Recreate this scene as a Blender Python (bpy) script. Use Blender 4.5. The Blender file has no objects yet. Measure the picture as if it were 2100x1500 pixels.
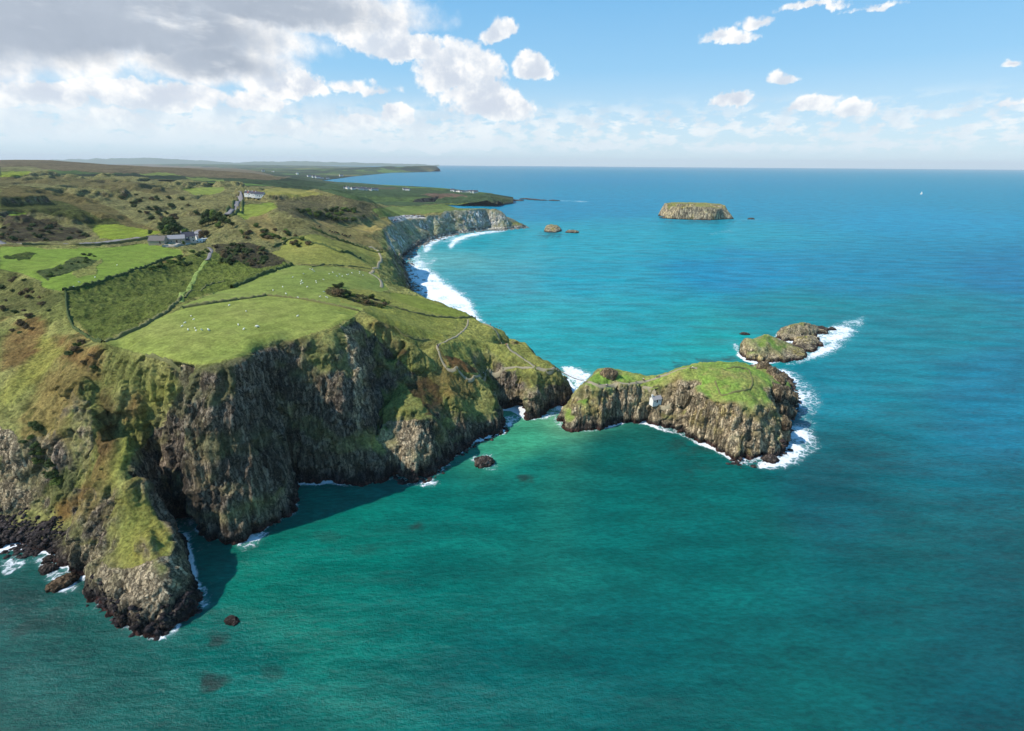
import bpy, bmesh, math, random
import numpy as np
from mathutils import Vector, Matrix
from mathutils.bvhtree import BVHTree
from mathutils.geometry import delaunay_2d_cdt
random.seed(7)
S = bpy.context.scene
# ---------------------------------------------------------------- camera
F = 1050.; CAMH = 130.; PITCH = math.atan(413/F); ROLL = math.radians(.42)
cam = bpy.data.objects.new('camera', bpy.data.cameras.new('camera')); S.collection.objects.link(cam)
cam.data.sensor_width = 36.; cam.data.lens = 36*F/2100; cam.data.clip_start = 1.; cam.data.clip_end = 90000.
cam.location = (0, 0, CAMH)
cam.matrix_world = Matrix.Translation((0, 0, CAMH)) @ Matrix.Rotation(math.pi/2-PITCH, 4, 'X') @ Matrix.Rotation(ROLL, 4, 'Z')
S.camera = cam
# ---------------------------------------------------------------- sun and exposure
SUN_AZ = math.radians(-108.); SUN_EL = math.radians(46.)     # azimuth from +Y towards +X
sd = Vector((math.sin(SUN_AZ)*math.cos(SUN_EL), math.cos(SUN_AZ)*math.cos(SUN_EL), math.sin(SUN_EL)))
sun = bpy.data.objects.new('sun', bpy.data.lights.new('sun', 'SUN')); S.collection.objects.link(sun)
sun.data.energy = 4.9; sun.data.angle = math.radians(.5); sun.data.color = (1, .955, .88)
sun.rotation_euler = sd.to_track_quat('Z', 'Y').to_euler()
S.view_settings.view_transform = 'Standard'; S.view_settings.look = 'None'; S.view_settings.exposure = 0.14; S.view_settings.gamma = 1
S.view_settings.use_curve_mapping = False
S.cycles.max_bounces = 6; S.cycles.diffuse_bounces = 2; S.cycles.glossy_bounces = 3; S.cycles.volume_bounces = 0
S.cycles.use_denoising = True

# ---------------------------------------------------------------- numpy noise
def _hash(ix, iy, iz, seed):
    h = (ix.astype(np.int64)*374761393 + iy.astype(np.int64)*668265263 + iz.astype(np.int64)*2147483647 + seed*1274126177) & 0xffffffff
    h = ((h ^ (h >> 13))*1274126177) & 0xffffffff
    h = (h ^ (h >> 16)) & 0xffffffff
    return h.astype(np.float32)*np.float32(1/4294967295.0)
def vnoise(x, y, z=None, seed=0):
    """value noise in -1..1"""
    x = np.asarray(x, np.float32); y = np.asarray(y, np.float32)
    fx = np.floor(x); fy = np.floor(y); u = x-fx; v = y-fy
    ix = fx.astype(np.int32); iy = fy.astype(np.int32)
    u = u*u*u*(u*(u*6-15)+10); v = v*v*v*(v*(v*6-15)+10)
    def layer(iz):
        a = _hash(ix, iy, iz, seed); b = _hash(ix+1, iy, iz, seed); c = _hash(ix, iy+1, iz, seed); d = _hash(ix+1, iy+1, iz, seed)
        return (a*(1-u)+b*u)*(1-v)+(c*(1-u)+d*u)*v
    if z is None:
        return layer(np.zeros_like(ix))*2-1
    z = np.asarray(z, np.float32); fz = np.floor(z); w = z-fz; iz = fz.astype(np.int32)
    w = w*w*(3-2*w)
    return (layer(iz)*(1-w)+layer(iz+1)*w)*2-1
def fbm(x, y, z=None, o=4, seed=0, g=.5, lac=2.03):
    t = 0; a = 1; n = 0
    for i in range(o):
        t = t+a*vnoise(x, y, z, seed+i*17); n += a; a *= g
        x, y = (x*.8-y*.6)*lac+11.3, (x*.6+y*.8)*lac+5.7
        if z is not None: z = z*lac
    return t/n
def ridged(x, y, z=None, o=4, seed=0):
    t = 0; a = 1; n = 0
    for i in range(o):
        t = t+a*(1-2*np.abs(vnoise(x, y, z, seed+i*17))); n += a; a *= .5
        x = x*2.03+3.1; y = y*2.03+7.7
        if z is not None: z = z*2.03
    return t/n
def cells(x, y, z, seed=0):
    """worley cells: a random value per cell and the distance to the nearest crack"""
    fx = np.floor(x).astype(np.int32); fy = np.floor(y).astype(np.int32); fz = np.floor(z).astype(np.int32)
    d1 = np.full(x.shape, 9., np.float32); d2 = d1.copy(); val = np.zeros(x.shape, np.float32)
    for i in (-1, 0, 1):
        for j in (-1, 0, 1):
            for k in (-1, 0, 1):
                cx, cy, cz = fx+i, fy+j, fz+k
                d = (cx+_hash(cx, cy, cz, seed)-x)**2+(cy+_hash(cx, cy, cz, seed+1)-y)**2+(cz+_hash(cx, cy, cz, seed+2)-z)**2
                m = d < d1; d2 = np.where(m, d1, np.minimum(d2, d)); val = np.where(m, _hash(cx, cy, cz, seed+3), val); d1 = np.where(m, d, d1)
    return val*2-1, np.sqrt(d2)-np.sqrt(d1)
def sst(a, b, x):
    t = np.clip((x-a)/(b-a), 0, 1); return t*t*(3-2*t)
def inpoly(px, py, poly):
    """vectorised point in polygon"""
    out = np.zeros(px.shape, bool)
    poly = np.asarray(poly, float); x0, y0 = poly.min(0); x1, y1 = poly.max(0)
    m = (px >= x0) & (px <= x1) & (py >= y0) & (py <= y1)
    if not m.any(): return out
    X = px[m]; Y = py[m]; c = np.zeros(X.shape, bool)
    for i in range(len(poly)):
        ax, ay = poly[i-1]; bx, by = poly[i]
        if ay == by: continue
        k = (ay > Y) != (by > Y)
        c ^= k & (X < (bx-ax)*(Y-ay)/(by-ay)+ax)
    out[m] = c
    return out
def gblur(a, s):
    """gaussian blur of a 2-D array by FFT with edge padding, s in cells"""
    p = int(s*3)+1
    A = np.pad(a, p, mode='edge')
    fy = np.fft.fftfreq(A.shape[0])[:, None]; fx = np.fft.rfftfreq(A.shape[1])[None]
    k = np.exp(-2*(np.pi*s)**2*(fx*fx+fy*fy))
    B = np.fft.irfft2(np.fft.rfft2(A)*k, s=A.shape)
    return B[p:-p, p:-p]

# ---------------------------------------------------------------- the survey: image bearings turned into ground points
def ray(px, py):
    u = px-1050.; v = 750.-py
    c, s = math.cos(ROLL), math.sin(ROLL)
    a = (u*c-v*s)/F; b = (u*s+v*c)/F
    return np.array([a, math.cos(PITCH)+b*math.sin(PITCH), -math.sin(PITCH)+b*math.cos(PITCH)])
def PZ(px, py, z=0.):
    d = ray(px, py); t = (z-CAMH)/d[2]
    return (d[0]*t, d[1]*t, z)
def PY(px, py, Y):
    d = ray(px, py); t = Y/d[1]
    return (d[0]*t, Y, CAMH+d[2]*t)
def project(x, y, z):
    """world -> photograph bearing (2100 x 1500 scale), used to read the survey polygons"""
    cp, sp = math.cos(PITCH), math.sin(PITCH)
    dz = z-CAMH
    depth = y*cp-dz*sp; up = y*sp+dz*cp
    depth = np.maximum(depth, 1)
    a = x/depth*F; b = up/depth*F
    c, s = math.cos(ROLL), math.sin(ROLL)
    return 1050+a*c+b*s, 750-(-a*s+b*c)
def pts(s):
    """'px,py,z' or 'px,py,@Y' or 'w,x,y,z' tokens -> list of world points"""
    out = []
    for tok in s.split():
        f = tok.split(',')
        if f[0] == 'w': out.append(tuple(float(v) for v in f[1:4]))
        elif f[2][0] == '@': out.append(PY(float(f[0]), float(f[1]), float(f[2][1:])))
        else: out.append(PZ(float(f[0]), float(f[1]), float(f[2])))
    return out
COAST = pts('''w,-30000,1500,0 w,-3000,420,0 w,-900,230,0 w,-420,150,0 w,-300,136,0 -100,1160,0 0,1128,0 45,1122,0 75,1135,0 105,1128,0 112,1150,0 150,1180,0 190,1190,0 197,1220,0 235,1255,0
 250,1280,0 285,1300,0 325,1306,0 352,1290,0 375,1262,0 408,1254,0 412,1238,0 398,1200,0 390,1150,0 378,1105,0 360,1078,0 349,1052,0 352,1036,0
 372,1054,0 398,1078,0 430,1100,0 480,1108,0 520,1096,0 560,1072,0 600,1055,0 606,1046,0 598,1020,0 590,990,0 620,992,0 680,990,0 740,993,0 795,984,0
 815,976,0 832,992,0 858,992,0 880,978,0 905,966,0 915,955,0 922,943,0 948,926,0 975,910,0 1000,897,0 1035,887,0 1038,880,0 1026,862,0 1020,846,0 1030,838,0 1062,846,0
 1078,862,0 1097,860,0 1122,846,0 1146,838,0 1166,830,0 1176,822,0 1175,800,0 1168,782,0 1150,768,0
 w,20,303,0 w,8,318,0 w,-4,330,0 w,-8,345,0 w,-18,372,0 w,-30,392,0 w,-52,418,0 w,-72,445,0 w,-88,480,0 846,607,0 838,580,0 827,553,0 830,527,0 851,510,0 870,497,0
 899,488,0 937,479,0 990,472,0 1038,471,0 1084,467,0 1070,460,0 1051,456,0 w,-30,1350,0 w,-120,1500,0 w,-330,1640,0 888,420,0 940,423,0 1020,425,0 1034,421,0 1055,418,0 1085,413,0 1070,408,0 1040,407,0
 1010,398,0 971,394,0 910,387,0 850,383,0 782,380,0 735,376,0 690,374,0 660,371,0 700,366,0 720,363,0 760,359,0 800,355,0 850,354,0 905,352,0 900,350,0 860,347,0 w,-6000,22000,0 w,-30000,29000,0''')
SURVEY = [
# --- steep cliffs far left, beach
'''0,1100,2.5 0,1060,4 40,1050,5 80,1090,5 100,1110,4 -60,1110,3 -60,1050,6''',
'''-200,1130,2 -200,1000,14 -200,850,30 -200,700,47 -200,600,58 -200,540,67''',
'''0,1035,@161 60,1040,@161 -60,1010,@166 0,960,@166 60,955,@167 -60,960,@168''',
'''0,870,@174 60,870,@174 110,880,@171 150,900,@167 -80,870,@175''',
'''0,780,@193 60,780,@194 100,790,@189 -80,780,@195''', '''0,700,@226 60,700,@228 30,650,@258 90,650,@252 70,640,@262''',
'''0,640,@272 0,600,@304 0,570,@326 0,556,64 40,560,64 85,578,64 128,595,63''', '''90,610,@283 120,640,@250 60,610,@290''',
# left spur R1
'''L 128,600,62 140,640,60 160,680,58 212,702,62''', '''L 110,680,55 125,730,55 150,765,54 172,800,51.5 183,850,46.5 190,890,42 192,930,37 190,960,33''',
'''80,760,@200 120,830,@179 150,880,@169''', '''170,990,@160 130,1020,@159 110,1060,@158 150,1060,@157''', '''100,940,@167 120,980,@163''',
# gully
'''L 240,738,56 206,770,50 212,810,44.5 214,860,38 210,910,31.5 205,960,26 196,1010,19 175,1060,11 152,1110,4''',
# left flank of ridge R2
'''L 330,765,58 300,810,52 262,870,45 240,930,37.5 235,970,33 228,1010,27 215,1060,20 205,1100,15 195,1150,9''',
# crest R2
'''L 348,742,62 374,785,56 368,820,52 335,870,46 285,925,40 255,962,35 250,1000,30 290,998,26 302,1020,24.5 312,1040,23 333,1065,20.5 352,1092,18 368,1118,15.5 377,1153,13 379,1203,8.5 376,1240,5''',
'''L 250,1030,26 240,1080,20 250,1140,16 300,1100,21 320,1150,17 330,1200,12.5 290,1200,12 250,1200,9 350,1240,8 300,1250,6.5 340,1270,5''',
# --- plateau field edge (cliff top)
'''L 212,702,62 250,715,62 300,728,62 345,735,62 372,742,62 400,747,63 430,745,64 460,738,65 500,729,@175 530,718,@188 560,710,@197 590,702,@201 620,690,@205.5 650,680,@211 680,670,@217 705,660,@224 722,652,@230''',
'''300,690,63 350,650,64 420,690,65 500,640,64.5 500,690,64.5 620,640,63.5 600,665,63.5 560,690,63.5 680,635,63 380,612,63 440,608,64 540,603,64 650,600,62 700,605,61 742,630,62 330,640,62.5 640,560,60 560,570,61''',
# shaded cliff mid-heights
'''450,880,@158.5 400,850,@161 380,800,@172 420,1000,@155 500,980,@154.5 540,900,@166 500,820,@163 360,960,@166 330,920,@172 372,1020,@160''',
'''L 600,1040,@168 592,985,@171 580,930,@174 568,870,@177 562,800,@180''', '''L 592,975,@190 585,930,@190.5 580,880,@191 575,830,@191.5''',
'''650,900,@193 700,900,@193 750,920,@193 650,800,@197 700,800,@199 690,720,@205 640,750,@200''',
# rib at the corner and the wall right of it
'''L 728,672,@226 736,710,@217 742,760,@209 740,810,@203 738,860,@198''', '''L 755,690,@236 762,740,@229 766,800,@217 764,860,@213 772,920,@204''',
# stack buttress
'''L 817,808,28.5 835,814,28 850,820,27 868,818,26.5 878,817,25.5''', '''770,884,@201 790,862,@204 803,850,@206 830,846,@204 865,846,@204 884,840,@208 788,920,@196 800,950,@193.5 826,900,@197.5 862,905,@197.5 888,905,@205 902,935,@204 845,950,@192.5''',
'''800,800,@226 782,830,@219 766,780,@236 800,765,@238 830,800,@226 870,805,@224 890,830,@217 905,870,@213''',
# diagonal slope from plateau down to the sea at right of the stack
'''L 735,648,63 770,655,60 800,665,56 850,690,50 900,705,43 895,740,37 925,770,31 960,775,27 990,770,25 1000,790,21 1012,800,18.5 1025,812,16''',
'''850,730,@247 860,780,@233 900,820,@226 930,800,28 950,840,18 980,850,12 1000,868,8 940,880,10 915,900,8 900,870,16 1010,845,11''',
'''780,700,50 800,740,41 830,790,33''',
# land toward the bridge
'''L 1045,790,20 1070,795,19 1100,788,19 1140,785,17.5 1165,788,14 1172,800,9''', '''1040,745,26 1080,750,25 1120,755,23.5 1150,758,21 1160,770,18''',
'''1078,815,@256 1085,845,@252 1055,830,@263 1035,825,@262 1128,820,@262 1155,815,@270''',
'''L 1126,738,24 1100,722,26.5 1085,705,28.5 1075,690,30 1050,677,32 1030,670,33 1010,664,34 985,655,35.5 950,638,37 900,622,38 865,609,38 850,601,37 838,592,38''',
'''960,655,38 1000,700,34 950,700,38 905,690,41 860,650,45 800,620,50 760,620,56 900,655,41''',
'''L w,18,292,14 w,2,305,16 w,-12,330,18 w,-28,360,20 w,-48,385,20 w,-70,415,18 w,-90,440,15''',
# ground between plateau field and bay
'''L 820,590,42 780,575,46 730,580,53 690,560,56 640,548,58 600,545,59 700,540,55 760,545,50 785,560,46 800,570,42 805,600,42''',
'''805,568,38 800,540,@520 797,515,@560 798,500,@590 790,480,@640 760,470,@660 720,475,@650 700,500,@585 650,510,@560 750,510,@560''',
'''812,575,@490 815,560,@530 815,540,@580 815,520,@640''', '''822,600,@490 830,580,@540''',
'''825,500,@800 845,494,@880 880,484,@990 937,475,@1065 1000,466,@1140 1040,463,@1160''',
# bay back wall crest
'''L 795,468,@770 803,458,@860 820,452,@905 838,448,@950 865,447,@990 891,446,@1030 910,436,@1075 930,431,@1100 960,429,@1115 982,427,@1130 1010,427,@1145 1030,429,@1150 1043,447,@1160 1050,453,@1165''',
'''760,450,@850 780,440,@1000 850,440,@1100 900,428,@1180 800,425,@1300 900,415,@1500 740,415,@1400 1000,427,@1160''',
# second headland, skerries
'''888,408,@1690 940,406,@1720 1000,404,@1750 1022,406,@1760 1032,412,@1850 1060,411,@1900 960,399,@1900 900,398,@1900 1000,401,@1900 850,405,@1750''',
'''990,396,@2150 930,388,@2600 860,384,@3000 780,379,@3450 700,375,@4200 700,385,@2800 800,392,@2300 620,380,@3000''',
# far bay land and cape
'''905,350,@9600 895,341,@9700 870,340,@9500 840,341,@9300 800,343,@9000 760,347,@8200 740,351,@8000 700,352,@7500 650,356,@6500 600,360,@5500 560,350,@8000 640,346,@10000 700,346,@11000 800,341,@11500 500,348,@9000 450,346,@10000 560,344,@14000 300,342,@14000 100,341,@16000 0,340,@16000''',
'''w,-12000,20000,60 w,-25000,25000,60 w,-20000,12000,80 w,-25000,4000,100 w,-8000,17000,60''',
# ---- farm shelf, road, green field two
'''0,520,64.5 0,500,65 60,500,65 100,499,64.5 200,499,63.5 260,492,62 310,484,61 340,480,61 380,490,59.5 415,492,59 440,480,60''',
'''0,540,65 50,520,64.5 100,520,63.5 200,520,62.5 300,510,61.5 370,512,60 372,522,59.5 330,535,60 280,552,61 230,570,62 180,585,62.5 125,597,63 90,590,63.5''',
# rough field below
'''150,605,60 150,640,58.5 155,680,60 200,650,57 260,610,56 320,580,54.5 360,560,53.5 400,530,54.5 420,512,57 436,512,57 300,650,61 250,690,62 230,640,57''',
'''430,522,56 400,570,55 370,610,60.5 350,630,62 450,560,55 500,540,56 480,520,58 540,520,58 540,500,61''',
'''475,590,58 430,600,60 500,580,59 560,545,59.5''',
'''460,480,66 500,470,69 560,470,70 600,450,74 560,440,77 620,480,67 670,500,62 600,520,61 650,460,70 700,460,67''',
# knoll with dark face (560-640,430-460) and big hill (600-780,390-450)
'''590,425,@690 610,432,@680 560,420,@740 500,420,@760 540,400,@900 570,393,@1000 640,395,@950 700,398,@930 740,402,@900 760,412,@880 775,425,@870''',
'''640,415,@880 690,405,@905 750,412,@885''', '''610,440,@745 680,420,@850 730,425,@850 765,440,@830''', '''620,455,@700 680,448,@730 740,455,@740 640,430,@800''',
# road climbing
'''455,455,@640 470,440,@700 485,420,@790 497,405,@900 490,397,@960 400,470,@590 340,470,@560''',
'''430,440,@680 400,460,@610 330,470,@570''',
# left hills
'''0,490,@520 0,470,@560 60,478,@545 120,490,@530 170,488,@540 0,445,@620 60,438,@640 100,450,@625 150,465,@595 175,480,@565''',
'''0,425,@680 60,425,@690 0,400,@760 0,384,@900 60,387,@930 150,399,@900 200,415,@850 260,448,@700 330,474,@580 200,460,@620 230,470,@590 300,480,@560''',
'''100,415,@780 140,440,@680 200,435,@740''', '''0,382,@1000 100,392,@980 200,405,@950''',
'''0,366,@1350 100,366,@1330 180,368,@1280 250,372,@1200 320,382,@1120 365,395,@1050 395,412,@980 410,430,@850 420,450,@700''', '''0,378,@1150 100,382,@1150 200,395,@1080''',
'''260,405,@1010 300,420,@900 340,440,@760 260,430,@820''',
'''350,382,@1350 400,385,@1400 440,380,@1500 460,390,@1250 490,392,@1150 430,400,@1100 540,385,@1500''',
'''0,352,@1800 100,352,@1850 200,358,@1700 300,362,@1700 400,362,@1900 500,365,@1900 560,372,@1800 600,380,@1700''',
'''L 0,328,@3000 50,326.5,@2900 100,327,@2800 160,333,@2700 230,338,@2600 300,340,@2600 400,345,@2500 460,349,@2450 520,354,@2350 570,361,@2250 610,370,@2150 640,380,@2000 660,388,@1900''',
'''-200,328,@3000 -400,330,@3000 -200,366,@1300 -400,370,@1200 -200,384,@900 -400,400,@800 -200,450,@600 -400,460,@560 -200,500,@470 -400,520,@430''',
'''0,335,@4500 200,345,@4500 400,352,@4500 550,360,@4200''',
]
def densify(p, near=8.):
    out = [p[0]]
    for a, b in zip(p[:-1], p[1:]):
        L = math.dist(a, b); st = max(near, .04*math.hypot(a[0], a[1]))
        n = max(1, int(L/st))
        for k in range(1, n+1): out.append(tuple(a[i]+(b[i]-a[i])*k/n for i in range(3)))
    return out

# ---------------------------------------------------------------- heightfields from the survey
class Tin:
    def __init__(self, coast, survey, coastz=2.0, near=8.):
        P = [(x, y, coastz) for x, y, z in densify(coast+coast[:1], near)]
        for s in survey:
            s = s.strip(); line = s[0] == 'L'
            p = pts(s[1:] if line else s)
            P += densify(p, near) if line else p
        A = np.array(P); key = np.round(A[:, :2]/.8).astype(int)
        _, idx = np.unique(key, axis=0, return_index=True); A = A[np.sort(idx)]
        r = delaunay_2d_cdt([Vector((a[0], a[1])) for a in A], [], [], 0, 1e-4)
        z = np.array([A[o[0], 2] if o else 0. for o in r[3]])
        self.v = np.array([(v.x, v.y) for v in r[0]]); self.z = z; self.t = np.array(r[2]); self.coast = np.array(coast)[:, :2]
    def grid(self, x0, x1, y0, y1, res):
        nx = int((x1-x0)/res)+1; ny = int((y1-y0)/res)+1
        gx = x0+np.arange(nx)*res; gy = y0+np.arange(ny)*res; H = np.full((ny, nx), np.nan)
        for t in self.t:
            a, b, c = self.v[t]; za, zb, zc = self.z[t]
            i0 = max(0, math.ceil((min(a[0], b[0], c[0])-x0)/res-1e-6)); i1 = min(nx-1, int((max(a[0], b[0], c[0])-x0)/res+1e-6))
            j0 = max(0, math.ceil((min(a[1], b[1], c[1])-y0)/res-1e-6)); j1 = min(ny-1, int((max(a[1], b[1], c[1])-y0)/res+1e-6))
            if i1 < i0 or j1 < j0: continue
            X = gx[None, i0:i1+1]; Y = gy[j0:j1+1, None]
            d = (b[1]-c[1])*(a[0]-c[0])+(c[0]-b[0])*(a[1]-c[1])
            if abs(d) < 1e-9: continue
            l1 = ((b[1]-c[1])*(X-c[0])+(c[0]-b[0])*(Y-c[1]))/d; l2 = ((c[1]-a[1])*(X-c[0])+(a[0]-c[0])*(Y-c[1]))/d; l3 = 1-l1-l2
            m = (l1 >= -1e-6) & (l2 >= -1e-6) & (l3 >= -1e-6)
            sub = H[j0:j1+1, i0:i1+1]; sub[m] = (l1*za+l2*zb+l3*zc)[m]
        return gx, gy, H
    def at(self, X, Y):
        H = np.full(X.shape, np.nan)
        o = np.argsort(Y.ravel()); Xs = X.ravel()[o]; Ys = Y.ravel()[o]; out = np.full(Xs.shape, np.nan)
        for t in self.t:
            a, b, c = self.v[t]
            i0 = np.searchsorted(Ys, min(a[1], b[1], c[1])); i1 = np.searchsorted(Ys, max(a[1], b[1], c[1]))
            if i1 <= i0: continue
            x = Xs[i0:i1]; y = Ys[i0:i1]; m = (x >= min(a[0], b[0], c[0])) & (x <= max(a[0], b[0], c[0]))
            k = np.nonzero(m)[0]
            if not len(k): continue
            x = x[k]; y = y[k]; d = (b[1]-c[1])*(a[0]-c[0])+(c[0]-b[0])*(a[1]-c[1])
            if abs(d) < 1e-9: continue
            l1 = ((b[1]-c[1])*(x-c[0])+(c[0]-b[0])*(y-c[1]))/d; l2 = ((c[1]-a[1])*(x-c[0])+(a[0]-c[0])*(y-c[1]))/d; l3 = 1-l1-l2
            q = (l1 >= -1e-6) & (l2 >= -1e-6) & (l3 >= -1e-6)
            out[i0+k[q]] = (l1*self.z[t[0]]+l2*self.z[t[1]]+l3*self.z[t[2]])[q]
        H.ravel()[o] = out
        return H
    def land(self, X, Y): return inpoly(X, Y, self.coast)

def bilinear(gx, gy, G, x, y):
    res = gx[1]-gx[0]
    u = np.clip((x-gx[0])/res, 0, len(gx)-1.001); v = np.clip((y-gy[0])/res, 0, len(gy)-1.001)
    i = u.astype(int); j = v.astype(int); u = u-i; v = v-j
    return (G[j, i]*(1-u)+G[j, i+1]*u)*(1-v)+(G[j+1, i]*(1-u)+G[j+1, i+1]*u)*v

def mesh_np(name, V, Fq):
    m = bpy.data.meshes.new(name); n = len(V); k = Fq.shape[1]
    m.vertices.add(n); m.vertices.foreach_set('co', np.ascontiguousarray(V, np.float32).ravel())
    m.loops.add(Fq.size); m.loops.foreach_set('vertex_index', np.ascontiguousarray(Fq, np.int32).ravel())
    m.polygons.add(len(Fq)); m.polygons.foreach_set('loop_start', np.arange(0, Fq.size, k, dtype=np.int32))
    m.update(calc_edges=True); return m
def setcol(m, C, name='Col'):
    a = m.color_attributes.new(name, 'FLOAT_COLOR', 'POINT')
    A = np.ones((len(C), 4), np.float32); A[:, :C.shape[1]] = C
    a.data.foreach_set('color', A.ravel())
def grid_faces(ny, nx):
    i = np.arange(ny*nx).reshape(ny, nx)
    return np.stack([i[:-1, :-1], i[:-1, 1:], i[1:, 1:], i[1:, :-1]], -1).reshape(-1, 4)

def solid_remesh(gx, gy, H, voxel, bottom=-9.):
    """closed solid under a heightfield, voxel-remeshed so cliffs get as many faces per metre as flat ground"""
    ny, nx = H.shape; X, Y = np.meshgrid(gx, gy)
    top = np.stack([X, Y, H], -1).reshape(-1, 3); bot = np.stack([X, Y, np.full_like(H, bottom)], -1).reshape(-1, 3)
    ft = grid_faces(ny, nx); fb = ft[:, ::-1]+ny*nx
    i = np.arange(ny*nx).reshape(ny, nx)
    def side(r): r2 = r+ny*nx; return np.stack([r[1:], r[:-1], r2[:-1], r2[1:]], -1)
    sides = [side(i[0]), side(i[-1][::-1]), side(i[:, 0][::-1]), side(i[:, -1])]
    m = mesh_np('tmp', np.concatenate([top, bot]), np.concatenate([ft, fb]+sides))
    o = bpy.data.objects.new('tmp', m); S.collection.objects.link(o)
    md = o.modifiers.new('r', 'REMESH'); md.mode = 'VOXEL'; md.voxel_size = voxel; md.adaptivity = 0; md.use_smooth_shade = False
    dg = bpy.context.evaluated_depsgraph_get(); e = o.evaluated_get(dg); em = e.to_mesh()
    V = np.empty(len(em.vertices)*3, np.float32); em.vertices.foreach_get('co', V); V = V.reshape(-1, 3)
    L = np.empty(len(em.loops), np.int32); em.loops.foreach_get('vertex_index', L); Q = L.reshape(-1, 4)
    V = V.copy(); Q = Q.copy(); e.to_mesh_clear(); bpy.data.objects.remove(o); bpy.data.meshes.remove(m)
    eps = voxel*1.2
    keep = (V[:, 2] > -2.5) & (V[:, 0] > gx[0]+eps) & (V[:, 0] < gx[-1]-eps) & (V[:, 1] > gy[0]+eps) & (V[:, 1] < gy[-1]-eps)
    return V, Q, keep
def compact(V, Q, keep):
    Q = Q[keep[Q].all(1)]; u = np.zeros(len(V), bool); u[Q.ravel()] = True
    idx = np.cumsum(u)-1; return V[u], idx[Q]
def normals(V, Q):
    n = np.cross(V[Q[:, 2]]-V[Q[:, 0]], V[Q[:, 3]]-V[Q[:, 1]]); N = np.zeros_like(V)
    for k in range(4):
        for c in range(3): N[:, c] += np.bincount(Q[:, k], n[:, c], len(V))
    return N/np.maximum(np.linalg.norm(N, axis=1, keepdims=True), 1e-9)
def smooth_field(a, Q, n, it):
    for _ in range(it):
        s = np.zeros(n, np.float32); c = np.zeros(n, np.float32); f = a[Q].mean(1)
        for k in range(4): s += np.bincount(Q[:, k], f, n); c += np.bincount(Q[:, k], minlength=n)
        a = s/np.maximum(c, 1)
    return a.astype(np.float32)

def sculpt(V, Q, d, smooth, amp=1., ledge=1.):
    """rock relief on steep ground, tussocks on slopes. d: scale of detail in metres, smooth: 0..1 mown field mask"""
    n = len(V); N = normals(V, Q); N = np.stack([smooth_field(N[:, c].astype(np.float32), Q, n, 6) for c in range(3)], 1)
    N /= np.maximum(np.linalg.norm(N, axis=1, keepdims=True), 1e-6)
    x, y, z = V.T; nz = N[:, 2]
    brk = fbm(x/11, y/11, z/11, 3, 5)*.16
    steep = sst(.80, .52, nz+brk)*(1-smooth*.8)
    low = sst(7, 1.5, z+2*fbm(x/8, y/8, None, 2, 9))*(1-smooth)
    rock = np.maximum(steep, low)
    wx = x+1.6*fbm(x/9, y/9, z/14, 2, 31); wy = y+1.6*fbm(x/9+40, y/9, z/14, 2, 32)
    big = fbm(x/26, y/26, z/48, 3, 41)*2.6+ridged(wx/13, wy/13, z/60, 2, 42)*1.9*amp
    colm = ridged(wx/3.6, wy/3.6, z/26, 2, 43)*1.15+vnoise(wx/1.35, wy/1.35, z/9, 44)*.5
    blk = fbm(x/3.2, y/3.2, z/3.2, 3, 45)*1.15
    k = d if d > 1 else 1.; xx = x+1.2*blk; yy = y+1.2*blk
    v1, c1 = cells(xx/(7*k), yy/(7*k), z/(34*k)+.3*fbm(x/9, y/9, None, 2, 47), 48); v2, c2 = cells(xx/(2.7*k), yy/(2.7*k), z/(15*k), 52)
    v3, c3 = cells(xx/(1.5*k), yy/(1.5*k), z/(5*k), 57)
    block = v1*1.9+v2*.7*(.6+.4*k)+v3*.38-np.exp(-c2*10)*.5-np.exp(-c1*9)*1.2
    bench = np.abs(vnoise(x/40, y/40, z/5.5, 46))*1.4*ledge
    disp = rock*(big+block*k**.5+colm*.55+blk*(.3+.6*low)-bench)*.8*amp
    grass = (1-rock)*(1-smooth)
    disp = disp*(1-.85*smooth)
    Hn = N.copy(); Hn[:, 2] *= .35; 
    V2 = V+Hn*disp[:, None]
    V2[:, 2] += grass*(fbm(x/14, y/14, None, 3, 51)*1.1+fbm(x/2.6, y/2.6, None, 3, 52)*.8)+smooth*fbm(x/16, y/16, None, 2, 53)*.25
    return V2, rock, nz

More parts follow.
